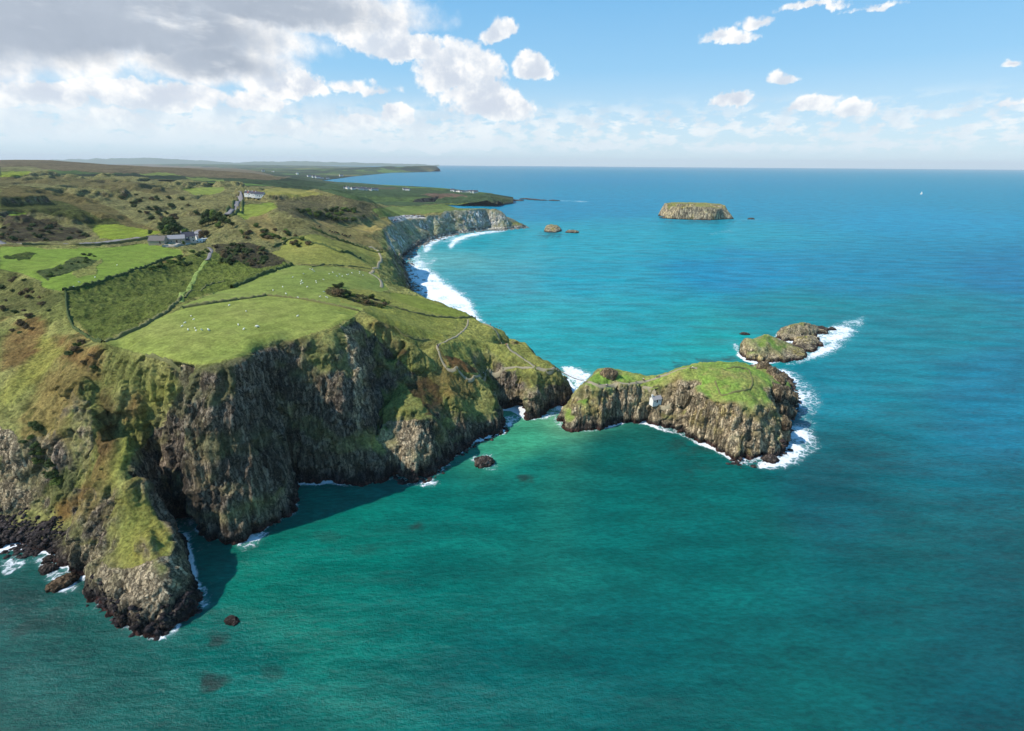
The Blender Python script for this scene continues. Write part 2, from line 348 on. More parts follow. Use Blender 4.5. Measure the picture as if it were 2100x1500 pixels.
ISLAND_COAST = pts('''1137,861,0 1155,880,0 1158,884,0 1208,884,0 1243,877,0 1269,869,0 1287,863,0 1307,867,0 1333,871,0 1360,883,0 1389,888,0 1413,899,0 1435,911,0 1467,921,0 1493,937,0 1501,948,0 1531,953,0
 1547,945,0 1571,937,0 1590,938,0 1608,929,0 1610,915,0 1617,888,0 1606,878,0 1613,865,0 1627,843,0 1634,824,0 1632,802,0 1622,793,0 1632,788,0 1615,771,0 1597,757,0 1579,749,0 1560,744,0 1545,748,0
 w,138,302,0 w,112,298,0 w,96,292,0 w,88,285,0 w,74,284,0 w,64,292,0 w,54,296,0 w,46,288,0 1189,800,0 1188,815,0 1177,830,0 1162,838,0 1143,848,0''')
ISLAND = ['''1150,862,3.5 1165,855,5 1180,843,7 1195,835,10''', '''1188,800,20 1204,783,23 1215,768,24.5 1240,752,25 1265,755,24.5 1300,763,23 1330,769,22.5 1350,771,22.5 1372,762,25 1392,754,28.5 1440,750,31 1480,745,32 1505,742,32 1530,744,30''',
 '''L 1190,812,17 1206,822,14.5 1230,825,14 1262,822,14 1290,822,13.5 1318,812,16 1330,820,13.5 1345,835,10.5''', '''1237,793,21.5 1291,788,21.5 1347,776,22 1250,770,24 1210,800,20 1320,790,20''',
 '''1290,840,@240 1288,855,@238 1250,850,@241 1200,850,@239 1325,845,@246''', '''1340,800,19 1360,815,16 1375,830,12.5 1390,845,10 1365,850,7 1350,850,5.5 1400,870,4''',
 '''L 1388,768,27.5 1405,785,26 1425,800,25 1445,815,24 1468,832,22 1490,838,22 1520,845,21.5 1545,855,20 1562,856,18''', '''1370,790,22 1385,810,18 1400,840,@238 1430,860,@230 1460,880,@223 1490,900,@216''',
 '''1500,880,@219 1540,880,@216 1520,920,@210 1570,880,@216 1590,890,@220 1560,915,@211''', '''1440,775,29 1480,785,29.5 1520,790,29 1560,790,28 1540,765,31 1480,765,31 1500,820,26 1550,825,25.5 1575,830,22''',
 '''1545,752,29 1573,765,27.5 1592,792,25 1585,827,21 1575,850,17''', '''1560,748,14 1572,755,16 1590,765,13 1605,780,9 1602,795,14 1618,810,10 1612,830,9 1600,850,10 1595,870,9 1605,905,5''',
 '''w,134,294,16 w,112,288,20 w,96,282,18 w,86,277,14 w,74,277,14 w,62,283,16 w,52,286,16''']
STACKS = [
 dict(name='sea_stack', label='long low rocky stack with a bright green grass cap just beyond the grassy island', cat='sea stack', coast='1511,728,0 1530,742,0 1564,745,0 1612,742,0 1647,736,0 1652,724,0 1640,712,0 1622,706,0 1600,703,0 1575,697,0 1550,700,0 1526,708,0',
      survey=['''1524,702,@353 1540,692,@357 1571,685,@364 1598,696,@362 1575,706,@350 1545,706,@349 1555,696,@357''', '''1518,722,@352 1545,725,@345 1570,725,@344 1605,703,@360 1622,706,@361 1640,714,@364 1612,722,@352 1580,733,2.5 1640,732,2''']),
 dict(name='sea_stack', label='yellow lichened rocky stack farthest out beyond the grassy island', cat='sea stack', coast='1590,693,0 1604,703,0 1636,700,0 1662,692,0 1693,686,0 1708,678,0 1690,672,0 1660,670,0 1630,671,0 1605,676,0',
      survey=['''1603,675,@396 1620,667,@399 1652,660,@404 1672,667,@411 1640,674,@397 1615,682,@393 1650,684,@396 1685,677,@413 1600,688,@392 1630,690,@392''']),
 dict(name='sea_stack', label='small rounded rock hump awash in surf between the two larger outer stacks', cat='sea stack', coast='1622,708,0 1632,718,0 1650,726,0 1671,723,0 1688,710,0 1684,698,0 1670,690,0 1648,692,0 1630,698,0',
      survey=['''1630,704,@375 1640,697,@377 1652,687,@380 1665,690,@384 1678,698,@382 1660,706,@372 1650,710,@370 1674,708,@373''']),
 dict(name='flat_topped_island', label='flat topped cliff sided island alone in the open sea', cat='island', coast='1348,447.5,0 1375,449.5,0 1410,451,0 1459,452,0 1480,450.5,0 1506,449.5,0 1502,446,0 1484,443,0 w,560,1530,0 w,440,1540,0 w,400,1470,0 1366,446,0',
      survey=['''L 1381,424,@1376 1400,423.5,@1374 1420,424,@1373 1445,424.5,@1372 1462,426,@1371 1478,428,@1376 1481,427.5,@1400''', '''w,416,1410,33 w,415,1450,33 w,420,1490,32 w,450,1520,32 w,500,1520,33 w,560,1505,32 w,566,1460,33 w,560,1410,33 w,500,1450,34''', '''1376,446,@1384 1370,445,2.5 1365,447,2 1377,442,@1420 1484,447,4 1486,444,5 1490,440,9 1497,444,5'''], vox=1.8, near=14.),
 dict(name='sea_stack', label='domed brown rock stack standing off the pale point of the bay', cat='sea stack', coast='1114,475.5,0 1125,477.5,0 1140,477.5,0 1153,475,0 1151,471,0 1140,469,0 1120,469.5,0',
      survey=['''1120,463,@1105 1130,460,@1108 1143,462,@1108 1150,468,@1106 1116,470,@1102'''], vox=1.6, near=12.),
 dict(name='sea_stack', label='low broken rock reef right of the domed stack off the bay', cat='sea stack', coast='1157,477.5,0 1170,478.5,0 1187,478.5,0 1189,475.5,0 1178,473,0 1163,473,0',
      survey=['''1163,471.5,7 1170,469,10 1176,471.5,7 1184,474,3.5'''], vox=1.4, near=12.),
]

# ---------------------------------------------------------------- colours of the ground (read from the survey; far plain also holds painted cloud shadow)
def C(r, g, b):  # photograph 0..255 colour -> linear
    return np.array([((v/255+.055)/1.055)**2.4 if v > 10 else v/3294.6 for v in (r, g, b)], np.float32)
def mixc(A, c, m): return A*(1-m[:, None])+np.asarray(c, np.float32)*m[:, None]
# colour, mown (0..1), polygon in photograph bearings
ZONES = [
 ((114,126,62), 0, '0,326 2100,326 800,460 780,520 620,560 470,560 400,510 0,500'),          # scrub and bracken hills
 ((104,92,66), .3, '0,320 60,320 170,330 300,338 400,343 520,350 600,364 560,368 430,362 300,356 160,352 60,346 0,342'),
 ((116,112,70), .4, '0,342 60,340 110,349 60,353 0,350'),
 ((118,150,44), .6, '0,351 65,353 50,362 0,364'),
 ((98,90,56), .2, '0,364 100,364 180,366 250,370 330,380 372,396 340,402 260,392 180,384 80,380 0,381'),
 ((96,100,46), .2, '0,382 60,386 150,398 205,414 240,432 280,456 335,476 300,480 200,440 120,412 60,405 0,404'),
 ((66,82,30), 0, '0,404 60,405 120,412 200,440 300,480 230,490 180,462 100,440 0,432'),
 ((112,146,36), .8, '188,470 205,462 240,460 280,468 332,477 300,484 240,492 205,490'),
 ((98,138,30), .6, '0,440 30,433 60,438 30,446 0,446'),
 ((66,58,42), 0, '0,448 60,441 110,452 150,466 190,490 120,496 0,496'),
 ((110,140,56), .6, '285,356 340,354 372,360 300,360'), ((108,140,56), .6, '380,362 460,368 462,372 400,370'),
 ((118,150,50), .8, '372,387 460,384 462,391 440,398 400,400'),
 ((126,142,56), .8, '520,393 570,385 620,388 662,398 640,404 575,405 545,398'),
 ((112,146,44), .8, '484,438 498,420 560,416 566,424 545,438 505,452'),
 ((118,124,58), .6, '500,452 545,438 575,470 560,500 520,480'),
 ((90,98,54), 0, '575,408 640,405 700,396 740,400 775,425 790,440 740,452 690,458 610,446 560,425'),
 ((128,134,62), .8, '632,450 650,452 720,470 782,500 786,512 770,508 700,490 650,470'),
 ((130,138,62), .8, '720,468 735,460 795,446 800,458 760,482 728,478'),
 ((124,144,54), .6, '560,520 600,485 650,480 700,495 770,510 782,525 775,558 700,546 600,542'),
 ((88,118,40), .5, '600,545 560,560 500,576 470,560 520,540 560,525'),
 ((96,128,50), .8, '840,440 1030,428 1000,415 800,425 760,430 780,447'), ((62,92,44), .7, '700,372 1000,400 1010,414 800,424 730,410 640,385'),  # paler strip, then darker plain: cloud shadow painted into the field colour
 ((76,108,46), .7, '750,405 880,404 900,412 770,416'), ((108,88,70), .5, '866,399 930,396 960,403 900,406'), ((90,80,60), .5, '770,386 820,387 800,391'),
 ((176,172,160), .8, '798,446 830,441 868,444 872,447 838,449 805,457'),
 ((106,146,42), .92, '0,505 60,506 100,512 200,508 250,506 300,500 340,508 374,514 377,524 330,536 270,555 215,578 170,586 125,598 88,590 84,577 40,560 0,553'),
 ((118,138,56), .4, '150,560 175,540 215,532 200,560 160,572'),
 ((70,94,40), 0, '86,560 100,552 165,527 205,532 198,545 150,556 100,578'), ((56,80,24), .1, '10,527 50,518 85,520 60,533 20,534'),
 ((84,108,38), 0, '135,600 200,580 270,558 330,540 385,524 425,516 436,540 400,590 370,622 330,648 270,680 215,703 180,690 150,650'),
 ((86,112,38), 0, '436,515 480,505 540,520 600,545 520,575 475,592 430,602 385,618 372,612 400,575'),
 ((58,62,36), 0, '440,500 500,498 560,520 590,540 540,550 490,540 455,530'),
 ((116,148,54), .9, '475,592 540,562 600,543 640,546 700,548 776,562 786,578 800,596 760,600 730,596 690,600 700,620 745,632 720,654 650,640 560,612 440,618 378,632 372,626 440,600'),
 ((122,152,56), .92, '212,704 250,715 300,730 345,737 372,744 400,748 430,747 460,740 500,731 560,712 620,692 680,672 712,657 742,636 700,622 640,614 545,606 440,616 378,630 330,650 260,686'),
 ((126,148,54), .6, '690,600 730,594 790,600 860,612 900,640 960,655 940,690 900,700 850,690 760,650 742,632 700,620'),
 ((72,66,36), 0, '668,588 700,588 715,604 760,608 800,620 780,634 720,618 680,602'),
 ((116,144,46), .9, '800,600 860,608 900,624 950,640 985,656 960,654 900,645 850,630 800,612'),
 ((130,150,60), .1, '960,655 1010,664 1070,688 1150,755 1100,770 1010,770 930,770 900,700'),
 ((104,76,46), 0, '915,728 945,735 1000,765 960,765 920,745'),
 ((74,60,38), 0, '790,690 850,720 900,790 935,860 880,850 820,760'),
]
GRASS1 = C(138,134,76); GRASS2 = C(106,108,56); FERN = C(122,88,52); DARKVEG = C(58,66,30)
ROCK1 = C(112,99,88); ROCK2 = C(60,55,56); ROCKW = C(46,36,36); LICH = C(160,142,84)
NEARZ = [   # far left slope: bracken, pale ridge grass, dark scrub
 ((116,76,46), '0,700 40,655 100,655 95,700 60,740 0,770'), ((112,78,44), '128,700 200,712 215,735 180,755 135,740'),
 ((140,136,62), '95,690 125,715 115,750 60,790 0,850 0,800 60,745'), ((62,66,34), '0,556 85,580 125,610 100,640 30,640 0,660'),
 ((128,82,44), '265,820 300,815 290,860 255,870'), ((140,138,64), '330,765 365,790 320,860 265,930 240,1000 212,1040 225,960 270,860'),
 ((124,80,40), '115,1040 170,1000 190,1005 150,1060 120,1075'), ((136,134,60), '232,1010 300,990 345,1070 365,1120 330,1180 250,1160 225,1090'),
 ((60,80,30), '105,930 140,940 150,1000 115,1010'), ((84,60,40), '205,800 235,790 250,880 205,960'),
]
ROCKP = [('205,1150 255,1175 330,1140 385,1135 410,1250 325,1308 235,1262 195,1205', 1.), ('108,1105 195,1120 210,1190 150,1185 110,1160', .8), ('0,870 30,900 60,960 60,1045 0,1040', 1.),
 ('150,800 185,820 190,930 175,980 140,900', .9), ('60,900 100,890 110,960 70,1000', .7), ('768,885 800,862 880,862 892,920 868,985 820,985', 1.), ('1010,795 1170,800 1175,830 1080,860 1040,885', .6), ('700,665 735,680 748,760 740,900 725,900 728,760', .9),
 ('280,1085 300,1080 330,1140 300,1170', .5), ('0,1050 45,1045 60,1095 0,1095', .8)]
VEGP = ['745,650 1010,780 1020,840 960,850 900,835 880,800 850,770 800,720', '817,806 880,815 870,845 800,860', '210,705 345,745 375,790 330,870 255,960 215,1000 150,1000 190,900 170,790', '1060,755 1165,765 1150,790 1060,785', '0,600 130,600 210,705 120,860 0,850']
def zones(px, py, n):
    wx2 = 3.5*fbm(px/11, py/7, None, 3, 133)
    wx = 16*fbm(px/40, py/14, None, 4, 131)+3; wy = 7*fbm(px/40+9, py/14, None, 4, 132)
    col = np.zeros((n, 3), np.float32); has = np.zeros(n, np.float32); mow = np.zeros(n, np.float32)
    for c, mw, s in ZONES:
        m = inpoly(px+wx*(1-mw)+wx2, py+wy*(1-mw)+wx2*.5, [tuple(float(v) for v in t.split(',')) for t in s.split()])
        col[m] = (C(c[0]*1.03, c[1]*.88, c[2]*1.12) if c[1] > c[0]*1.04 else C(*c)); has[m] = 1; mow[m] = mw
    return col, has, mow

def rockcol(x, y, z, warm, lich=.3, pale=None, wz=7.5):
    warm = np.asarray(warm)
    n1 = fbm(x/5, y/5, z/9, 3, 71); n2 = vnoise(x/1.1, y/1.1, z/7, 72); n3 = fbm(x/16, y/16, z/10, 3, 73)
    c = mixc(np.tile(ROCK2, (len(x), 1)), ROCK1, sst(-.4, .5, n1)); c = c*(1+.45*n2)[:, None]
    c = mixc(c, C(188,168,134), warm*.75)
    c = mixc(c, LICH, sst(.15, .55, n3+.3*n2)*lich)
    v2, c2 = cells(x/2.7, y/2.7, z/15, 52); c = c*(1+.22*v2)[:, None]
    if pale is not None: c = mixc(c, C(220,214,204), pale*sst(-.9, -.1, n3+.3*n2)*.9)
    wet = sst(wz, wz/3, z+2.*fbm(x/7, y/7, None, 2, 74)); c = mixc(c, C(52,46,46), wet*.9)
    c = mixc(c, C(74,46,40), sst(2.2, .6, z+.8*n1)*.8)
    return np.clip(c, .004, 1)
def paint(V, Q, rock, nz, px, py, near, warm=.25, lich=.12, top=None, bare=0., wz=7.5):
    n = len(V); x, y, z = V.T
    col, has, mow = zones(px, py, n) if top is None else (np.tile(top, (n, 1)).astype(np.float32), np.ones(n, np.float32), np.full(n, .35, np.float32))
    a = fbm(x/18, y/18, z/18, 3, 81); b = fbm(x/5, y/5, z/5, 3, 82); f = fbm(x/30, y/30, z/30, 3, 83)
    veg = mixc(np.tile(GRASS1, (n, 1)), GRASS2, sst(-.3, .4, a)); veg = mixc(veg, FERN, sst(.12, .45, f+.25*b)*.5); veg = mixc(veg, DARKVEG, sst(.1, .5, b-.3*a)*.6)
    if near:
        for c, s in NEARZ:
            m = inpoly(px+14*fbm(x/9, y/9, None, 3, 85), py+14*fbm(x/9+7, y/9, None, 3, 86), [tuple(float(v) for v in t.split(',')) for t in s.split()])
            k = smooth_field(m.astype(np.float32), Q, n, 14)*.62; veg = mixc(veg, C(*c), k)
        # inner wall: plant colour mixed towards a duller, darker green
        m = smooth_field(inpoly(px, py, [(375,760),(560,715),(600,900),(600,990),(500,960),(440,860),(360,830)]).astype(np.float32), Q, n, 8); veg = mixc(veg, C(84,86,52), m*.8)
    warmv = np.full(n, warm, np.float32); force = np.zeros(n, np.float32); soft = np.zeros(n, np.float32)
    if near:
        ux = px+12*fbm(x/6, y/6, z/6, 3, 87); uy = py+12*fbm(x/6+7, y/6, z/6, 3, 88)
        for s, k in ROCKP: force = np.maximum(force, inpoly(ux, uy, [tuple(float(v) for v in t.split(',')) for t in s.split()])*k)
        for s in VEGP: soft = np.maximum(soft, inpoly(ux, uy, [tuple(float(v) for v in t.split(',')) for t in s.split()])*1.)
        warmv = np.maximum(warmv, force*.9); rock = np.clip(np.maximum(rock*(1-.85*soft), force*sst(.97, .8, nz)), 0, 1)
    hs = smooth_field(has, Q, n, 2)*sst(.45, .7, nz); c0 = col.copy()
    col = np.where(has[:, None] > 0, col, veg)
    if top is None:
        # scrub and heather mottling inside unmown zones
        k = (1-mow)*has*sst(.0, .45, b+.4*a)*.32; col = mixc(col, DARKVEG*.7, k); col = mixc(col, GRASS2, (1-mow)*has*sst(.05, .5, -b-.2*a)*.4)
    if top is None: col = mixc(col, col*np.array([1.08, .99, 1.15], np.float32), mow*sst(-.3, .5, f+.3*b)); col = mixc(col, col*.78, mow*sst(.0, .5, a-.3*f)*.6)
    else:
        col = mixc(col, GRASS1, sst(-.2, .4, a)*.6); col = mixc(col, C(150,136,84), sst(0, .5, b)*.5)
    col = mixc(veg, col, hs)
    pale = smooth_field(inpoly(px, py, [(785,470),(830,444),(900,430),(1045,425),(1060,458),(1090,470),(940,484),(850,505),(822,520),(800,515)]).astype(np.float32), Q, n, 4) if top is None and not near else None
    rc = rockcol(x, y, z, warmv, lich, pale, wz)
    if pale is not None: rock = np.clip(np.maximum(rock, pale*sst(.93, .8, nz)*(z > 2)), 0, 1); rc = mixc(rc, C(200,190,170), smooth_field(inpoly(px, py, [(860,505),(880,484),(937,474),(1040,462),(1092,466),(1040,472),(937,482),(890,494)]).astype(np.float32), Q, n, 2)*sst(7, 3, z))
    if bare: rock = np.clip(rock+bare*sst(-.45, .15, a+.5*b)*sst(.995, .95, nz), 0, 1)
    rk = np.clip(rock*1.25+b*.35*(rock > .1), 0, 1)
    # grass clinging to ledges
    led = sst(.35, .62, nz+.3*b)*(1-sst(6, 3, z)); rk = rk*(1-.75*led*(1-min(bare, 1)*.8))
    rk = np.maximum(rk, np.clip(rock, 0, 1)*force*sst(-.5, .2, b+.5))
    if near: rk = rk*(1-.72*smooth_field(inpoly(px, py, [(0,560),(130,590),(210,700),(345,745),(370,790),(330,870),(250,960),(240,1000),(160,1080),(110,1060),(60,1050),(150,930),(100,870),(0,880)]).astype(np.float32), Q, n, 8)*sst(-.45, .1, b+a))
    moss = sst(.1, .5, fbm(x/14, y/14, z/9, 3, 84)+.1)*.45*sst(6, 12, z)
    rk = rk*(1-moss*(1-min(bare, 1)))
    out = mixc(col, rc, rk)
    return out, rk, mow*hs

def link(name, me, mat, kind=None, label=None, cat=None, group=None, parent=None):
    o = bpy.data.objects.new(name, me); S.collection.objects.link(o)
    if mat: me.materials.append(mat)
    if kind: o['kind'] = kind
    if label: o['label'] = label
    if cat: o['category'] = cat
    if group: o['group'] = group
    if parent: o.parent = parent
    return o
class NT:
    """short hand for node trees"""
    def __init__(s, tree): s.t = tree; s.n = tree.nodes; s.l = tree.links
    def put(s, a, sock):
        if a is None: return
        if isinstance(a, (int, float, tuple, list)):
            if isinstance(a, (tuple, list)) and sock.type == 'RGBA' and len(a) == 3: a = (*a, 1)
            sock.default_value = a
        else: s.l.new(a, sock)
    def m(s, op, a, b=None, c=None, clamp=False):
        d = s.n.new('ShaderNodeMath'); d.operation = op; d.use_clamp = clamp
        s.put(a, d.inputs[0]); s.put(b, d.inputs[1]); s.put(c, d.inputs[2]); return d.outputs[0]
    def v(s, op, a, b=None):
        d = s.n.new('ShaderNodeVectorMath'); d.operation = op; s.put(a, d.inputs[0]); s.put(b, d.inputs[1]); return d.outputs[0]
    def noise(s, vec, scale, detail=4, rough=.5, out=0, dist=0):
        d = s.n.new('ShaderNodeTexNoise'); s.put(vec, d.inputs['Vector']); d.inputs['Scale'].default_value = scale
        d.inputs['Detail'].default_value = detail; d.inputs['Roughness'].default_value = rough; d.inputs['Distortion'].default_value = dist; return d.outputs[out]
    def mr(s, x, a, b, c=0., d=1., smooth=True):
        e = s.n.new('ShaderNodeMapRange'); e.interpolation_type = 'SMOOTHSTEP' if smooth else 'LINEAR'
        for i, q in enumerate((x, a, b, c, d)): s.put(q, e.inputs[i])
        return e.outputs[0]
    def mix(s, f, a, b, mode='MIX'):
        d = s.n.new('ShaderNodeMix'); d.data_type = 'RGBA'; d.blend_type = mode; s.put(f, d.inputs[0]); s.put(a, d.inputs[6]); s.put(b, d.inputs[7]); return d.outputs[2]
    def bump(s, h, dist, strength=1., nrm=None):
        d = s.n.new('ShaderNodeBump'); d.inputs['Distance'].default_value = dist; s.put(strength, d.inputs['Strength']); s.put(h, d.inputs['Height']); s.put(nrm, d.inputs['Normal']); return d.outputs[0]
def mat_new(name, rough=.9, spec=.15):
    m = bpy.data.materials.new(name); m.use_nodes = True; b = m.node_tree.nodes['Principled BSDF']
    b.inputs['Roughness'].default_value = rough; b.inputs['Specular IOR Level'].default_value = spec; return m, NT(m.node_tree), b
def land_mat(name, k):
    """k: metres of the finest plant or rock grain this mesh is seen at"""
    m, t, b = mat_new(name, .95, .1)
    a = t.n.new('ShaderNodeVertexColor'); a.layer_name = 'Col'; q = t.n.new('ShaderNodeVertexColor'); q.layer_name = 'Msk'
    sp = t.n.new('ShaderNodeSeparateColor'); t.l.new(q.outputs[0], sp.inputs[0]); rock, mow = sp.outputs[0], sp.outputs[1]
    co = t.n.new('ShaderNodeTexCoord').outputs['Object']
    veg = t.noise(co, .8/k, 8, .74); vegb = t.noise(co, .16/k, 4, .6)
    st = t.v('ADD', t.v('MULTIPLY', co, (1, 1, .13)), t.v('MULTIPLY', t.noise(co, .6/k, 6, .7, out=1), (2.6*k, 2.6*k, .5*k)))
    vo = t.n.new('ShaderNodeTexVoronoi'); vo.inputs['Scale'].default_value = .95/k; t.l.new(st, vo.inputs['Vector']); sv = t.n.new('ShaderNodeSeparateColor'); t.l.new(vo.outputs['Color'], sv.inputs[0])
    vd = t.n.new('ShaderNodeTexVoronoi'); vd.feature = 'DISTANCE_TO_EDGE'; vd.inputs['Scale'].default_value = .95/k; t.l.new(st, vd.inputs['Vector'])
    crack = t.mr(vd.outputs[0], 0, .14); rk2 = t.noise(co, 1.5/k, 8, .75)
    rk = t.m('MULTIPLY', t.m('ADD', t.m('MULTIPLY', sv.outputs[0], .34), .35), t.m('ADD', .66, t.m('MULTIPLY', crack, .34)))
    # plants: tuft tones, with tiny shadows between plants painted in as dark specks
    vf = t.mr(veg, .32, .68, .52, 1.72); vf2 = t.mr(vegb, .3, .7, .8, 1.2)
    vf = t.m('MULTIPLY', vf, vf2)
    soft = t.mr(veg, .3, .7, .70, 1.28); vf = t.m('ADD', t.m('MULTIPLY', vf, t.m('SUBTRACT', 1, mow)), t.m('MULTIPLY', t.m('MULTIPLY', soft, vf2), mow))
    rf = t.mr(t.m('ADD', t.m('MULTIPLY', rk, .6), t.m('MULTIPLY', rk2, .4)), .37, .63, .34, 1.95)
    fac = t.m('ADD', t.m('MULTIPLY', vf, t.m('SUBTRACT', 1, rock)), t.m('MULTIPLY', rf, rock))
    col = t.v('MULTIPLY', a.outputs[0], fac)
    # pale lichen flecks on rock
    fl = t.m('MULTIPLY', t.mr(t.noise(co, 2.2/k, 3, .6), .62, .7), t.m('MULTIPLY', rock, .5))
    col = t.mix(fl, col, tuple(C(170,166,156)))
    t.l.new(col, b.inputs['Base Color'])
    h = t.m('ADD', t.m('MULTIPLY', t.m('MULTIPLY', veg, t.m('SUBTRACT', 1, rock)), t.m('SUBTRACT', 1.0, t.m('MULTIPLY', mow, .78))), t.m('MULTIPLY', t.m('ADD', rk, t.m('MULTIPLY', rk2, .6)), t.m('MULTIPLY', rock, 1.5)))
    t.l.new(t.bump(h, 1.3*k, 1.), b.inputs['Normal'])
    return m
LAND = land_mat('land_near', 1.); LANDM = land_mat('land_mid', 3.); LANDF = land_mat('land_far', 14.); LANDS = land_mat('land_stack', 1.)

def near_height(tin, x0, x1, y0, y1, res, s_in=1.6, s_flat=5., sea=-8.):
    gx, gy, H = tin.grid(x0, x1, y0, y1, res)
    X, Y = np.meshgrid(gx, gy); L = tin.land(X, Y) & ~np.isnan(H)
    H = np.where(L, H, sea)
    Hs = gblur(H, s_in/res)
    if s_flat:
        Lf = gblur(L.astype(float), s_flat/res); Hf = gblur(np.where(L, H, 0), s_flat/res)/np.maximum(Lf, .05)
        gyy, gxx = np.gradient(gblur(H, 2./res), res); sl = np.hypot(gxx, gyy)
        k = sst(.5, .22, gblur(sl, max(5., s_flat)/res))*sst(.9, .99, Lf); Hs = Hs*(1-k)+Hf*k
    return gx, gy, Hs, L

# ---------------------------------------------------------------- sky with clouds (directions only, part of the world)
def sky():
    W = bpy.data.worlds.new('World'); S.world = W; W.use_nodes = True; t = NT(W.node_tree); bg = t.n['Background']; bg.inputs[1].default_value = SKY_STRENGTH
    sk = t.n.new('ShaderNodeTexSky'); sk.sky_type = 'NISHITA'; sk.sun_disc = False; sk.sun_elevation = SUN_EL; sk.sun_rotation = SUN_AZ
    sk.air_density = 1.0; sk.dust_density = .3; sk.ozone_density = 2.2; sk.altitude = 200
    g = t.n.new('ShaderNodeNewGeometry'); d = t.v('MULTIPLY', g.outputs['Incoming'], (-1, -1, -1))
    s = t.n.new('ShaderNodeSeparateXYZ'); t.l.new(d, s.inputs[0])
    az = t.m('ARCTAN2', s.outputs[0], s.outputs[1]); el = t.m('ARCSINE', s.outputs[2])
    def cmb(a, b, c=0.):
        q = t.n.new('ShaderNodeCombineXYZ'); t.put(a, q.inputs[0]); t.put(b, q.inputs[1]); t.put(c, q.inputs[2]); return q.outputs[0]
    p = cmb(az, el)
    def ae(px, py):
        r = ray(px, py); return math.atan2(r[0], r[1]), math.asin(r[2]/np.linalg.norm(r))
    warp = t.v('MULTIPLY', t.v('SUBTRACT', t.noise(p, 20, 6, .6, out=1), (.5, .5, .5)), (.055, .045, 0))
    pw = t.v('ADD', p, warp)
    def field(blobs):
        out = None
        for cx, cy, rx, ry, wt in blobs:
            a, e = ae(cx, cy); ra = abs(ae(cx+rx, cy)[0]-a); re = max(abs(ae(cx, cy-ry)[1]-e), .002)
            q = t.v('MULTIPLY', t.v('SUBTRACT', pw, (a, e, 0)), (1/ra, 1/re, 0))
            # flatter under side: squash what lies below the centre
            sq = t.n.new('ShaderNodeSeparateXYZ'); t.l.new(q, sq.inputs[0]); q = cmb(sq.outputs[0], t.m('MAXIMUM', sq.outputs[1], t.m('MULTIPLY', sq.outputs[1], -1.7)))
            ln = t.n.new('ShaderNodeVectorMath'); ln.operation = 'LENGTH'; t.l.new(q, ln.inputs[0])
            v = t.m('MULTIPLY', t.m('SUBTRACT', 1, ln.outputs['Value']), wt)
            out = v if out is None else t.m('MAXIMUM', out, v)
        return out
    cum = [(90,205,130,50,1),(300,200,200,45,1),(590,180,100,50,1),(520,215,90,30,.8),(250,252,105,36,1),(150,262,60,22,.8),(85,272,55,20,.7),(432,270,36,18,.9),(512,270,38,22,1),(600,272,70,20,.8),
           (760,62,100,88,1.1),(840,105,95,50,1.05),(710,25,90,60,1),(945,150,112,80,1.15),(1092,142,56,42,1),(1015,225,100,54,1.05),(980,190,80,60,1),(1022,72,46,36,.9),(740,250,66,30,.9),(812,240,48,36,1),(690,268,60,22,.8),(720,180,70,24,.5),(780,185,60,14,.4),
           (1490,82,78,26,.8),(1555,48,60,26,.6),(1650,14,100,16,.5),(1800,12,60,10,.35),(1500,208,56,24,.95),(1600,162,40,17,.7),(1662,220,68,26,.85),(1762,224,44,22,.8),(2080,145,38,18,.7),(2070,222,70,12,.4),
           (1800,304,70,14,.8),(1500,306,90,12,.7),(1200,298,110,14,.7),(1000,296,90,16,.8),(850,300,120,18,.8),(1895,306,16,8,.7),(2080,285,50,10,.5)]
    grey = [(240,50,430,150,1.6),(560,20,330,90,1.4),(430,130,200,90,1.2),(60,60,300,170,1.4),(-200,60,500,200,1.2)]
    n1 = t.noise(p, 17, 9, .58); n1b = t.noise(t.v('ADD', p, (-.014, .018, 0)), 17, 9, .58)
    nb = t.noise(t.v('MULTIPLY', p, (1, 3.2, 1)), 7, 6, .6)
    fc = field(cum); fg = field(grey)
    # band of small cumulus near the horizon
    band = t.m('MULTIPLY', t.mr(el, .012, .03), t.mr(el, .115, .05)); bn = t.noise(t.v('MULTIPLY', p, (1, 2.4, 1)), 26, 8, .6)
    left = t.mr(az, .35, -.5)
    bd = t.m('MULTIPLY', t.mr(t.m('ADD', bn, t.m('MULTIPLY', left, .12)), .44, .58), t.m('MULTIPLY', band, .9))
    nf = t.noise(p, 60, 6, .62); dc = t.mr(t.m('ADD', t.m('ADD', fc, t.m('MULTIPLY', t.m('SUBTRACT', nf, .5), .6)), t.m('MULTIPLY', t.m('SUBTRACT', n1, .5), 1.3)), .03, .33)
    dg = t.mr(t.m('ADD', fg, t.m('MULTIPLY', t.m('SUBTRACT', n1, .5), .9)), -.2, .35)
    cov = t.m('MAXIMUM', t.m('MAXIMUM', dc, dg), bd)
    cov = t.m('MULTIPLY', cov, t.mr(el, -.005, .02))
    # light from the upper left, darker thick bellies
    lit = t.m('ADD', .5, t.m('MULTIPLY', t.m('SUBTRACT', n1, n1b), 4.0), clamp=True)
    core = t.m('MULTIPLY', t.mr(fg, .15, .9), t.mr(nb, .2, .5)) 
    belly = t.mr(fc, .15, .8)
    cw = t.mix(lit, tuple(C(212,221,232)), tuple(C(255,254,252)))
    cw = t.mix(t.m('MULTIPLY', belly, t.mr(n1, .62, .42)), cw, tuple(C(204,213,226)))
    cw = t.mix(core, cw, t.mix(t.noise(p, 9, 6, .6), tuple(C(150,162,179)), tuple(C(190,200,213))))
    cw = t.mix(t.mr(el, .10, .015), cw, tuple(C(220,234,242)))
    # clear sky: measured colours against elevation multiply the physical sky
    ramp = t.n.new('ShaderNodeValToRGB'); t.put(t.mr(el, 0, .42, 0, 1, False), ramp.inputs[0])
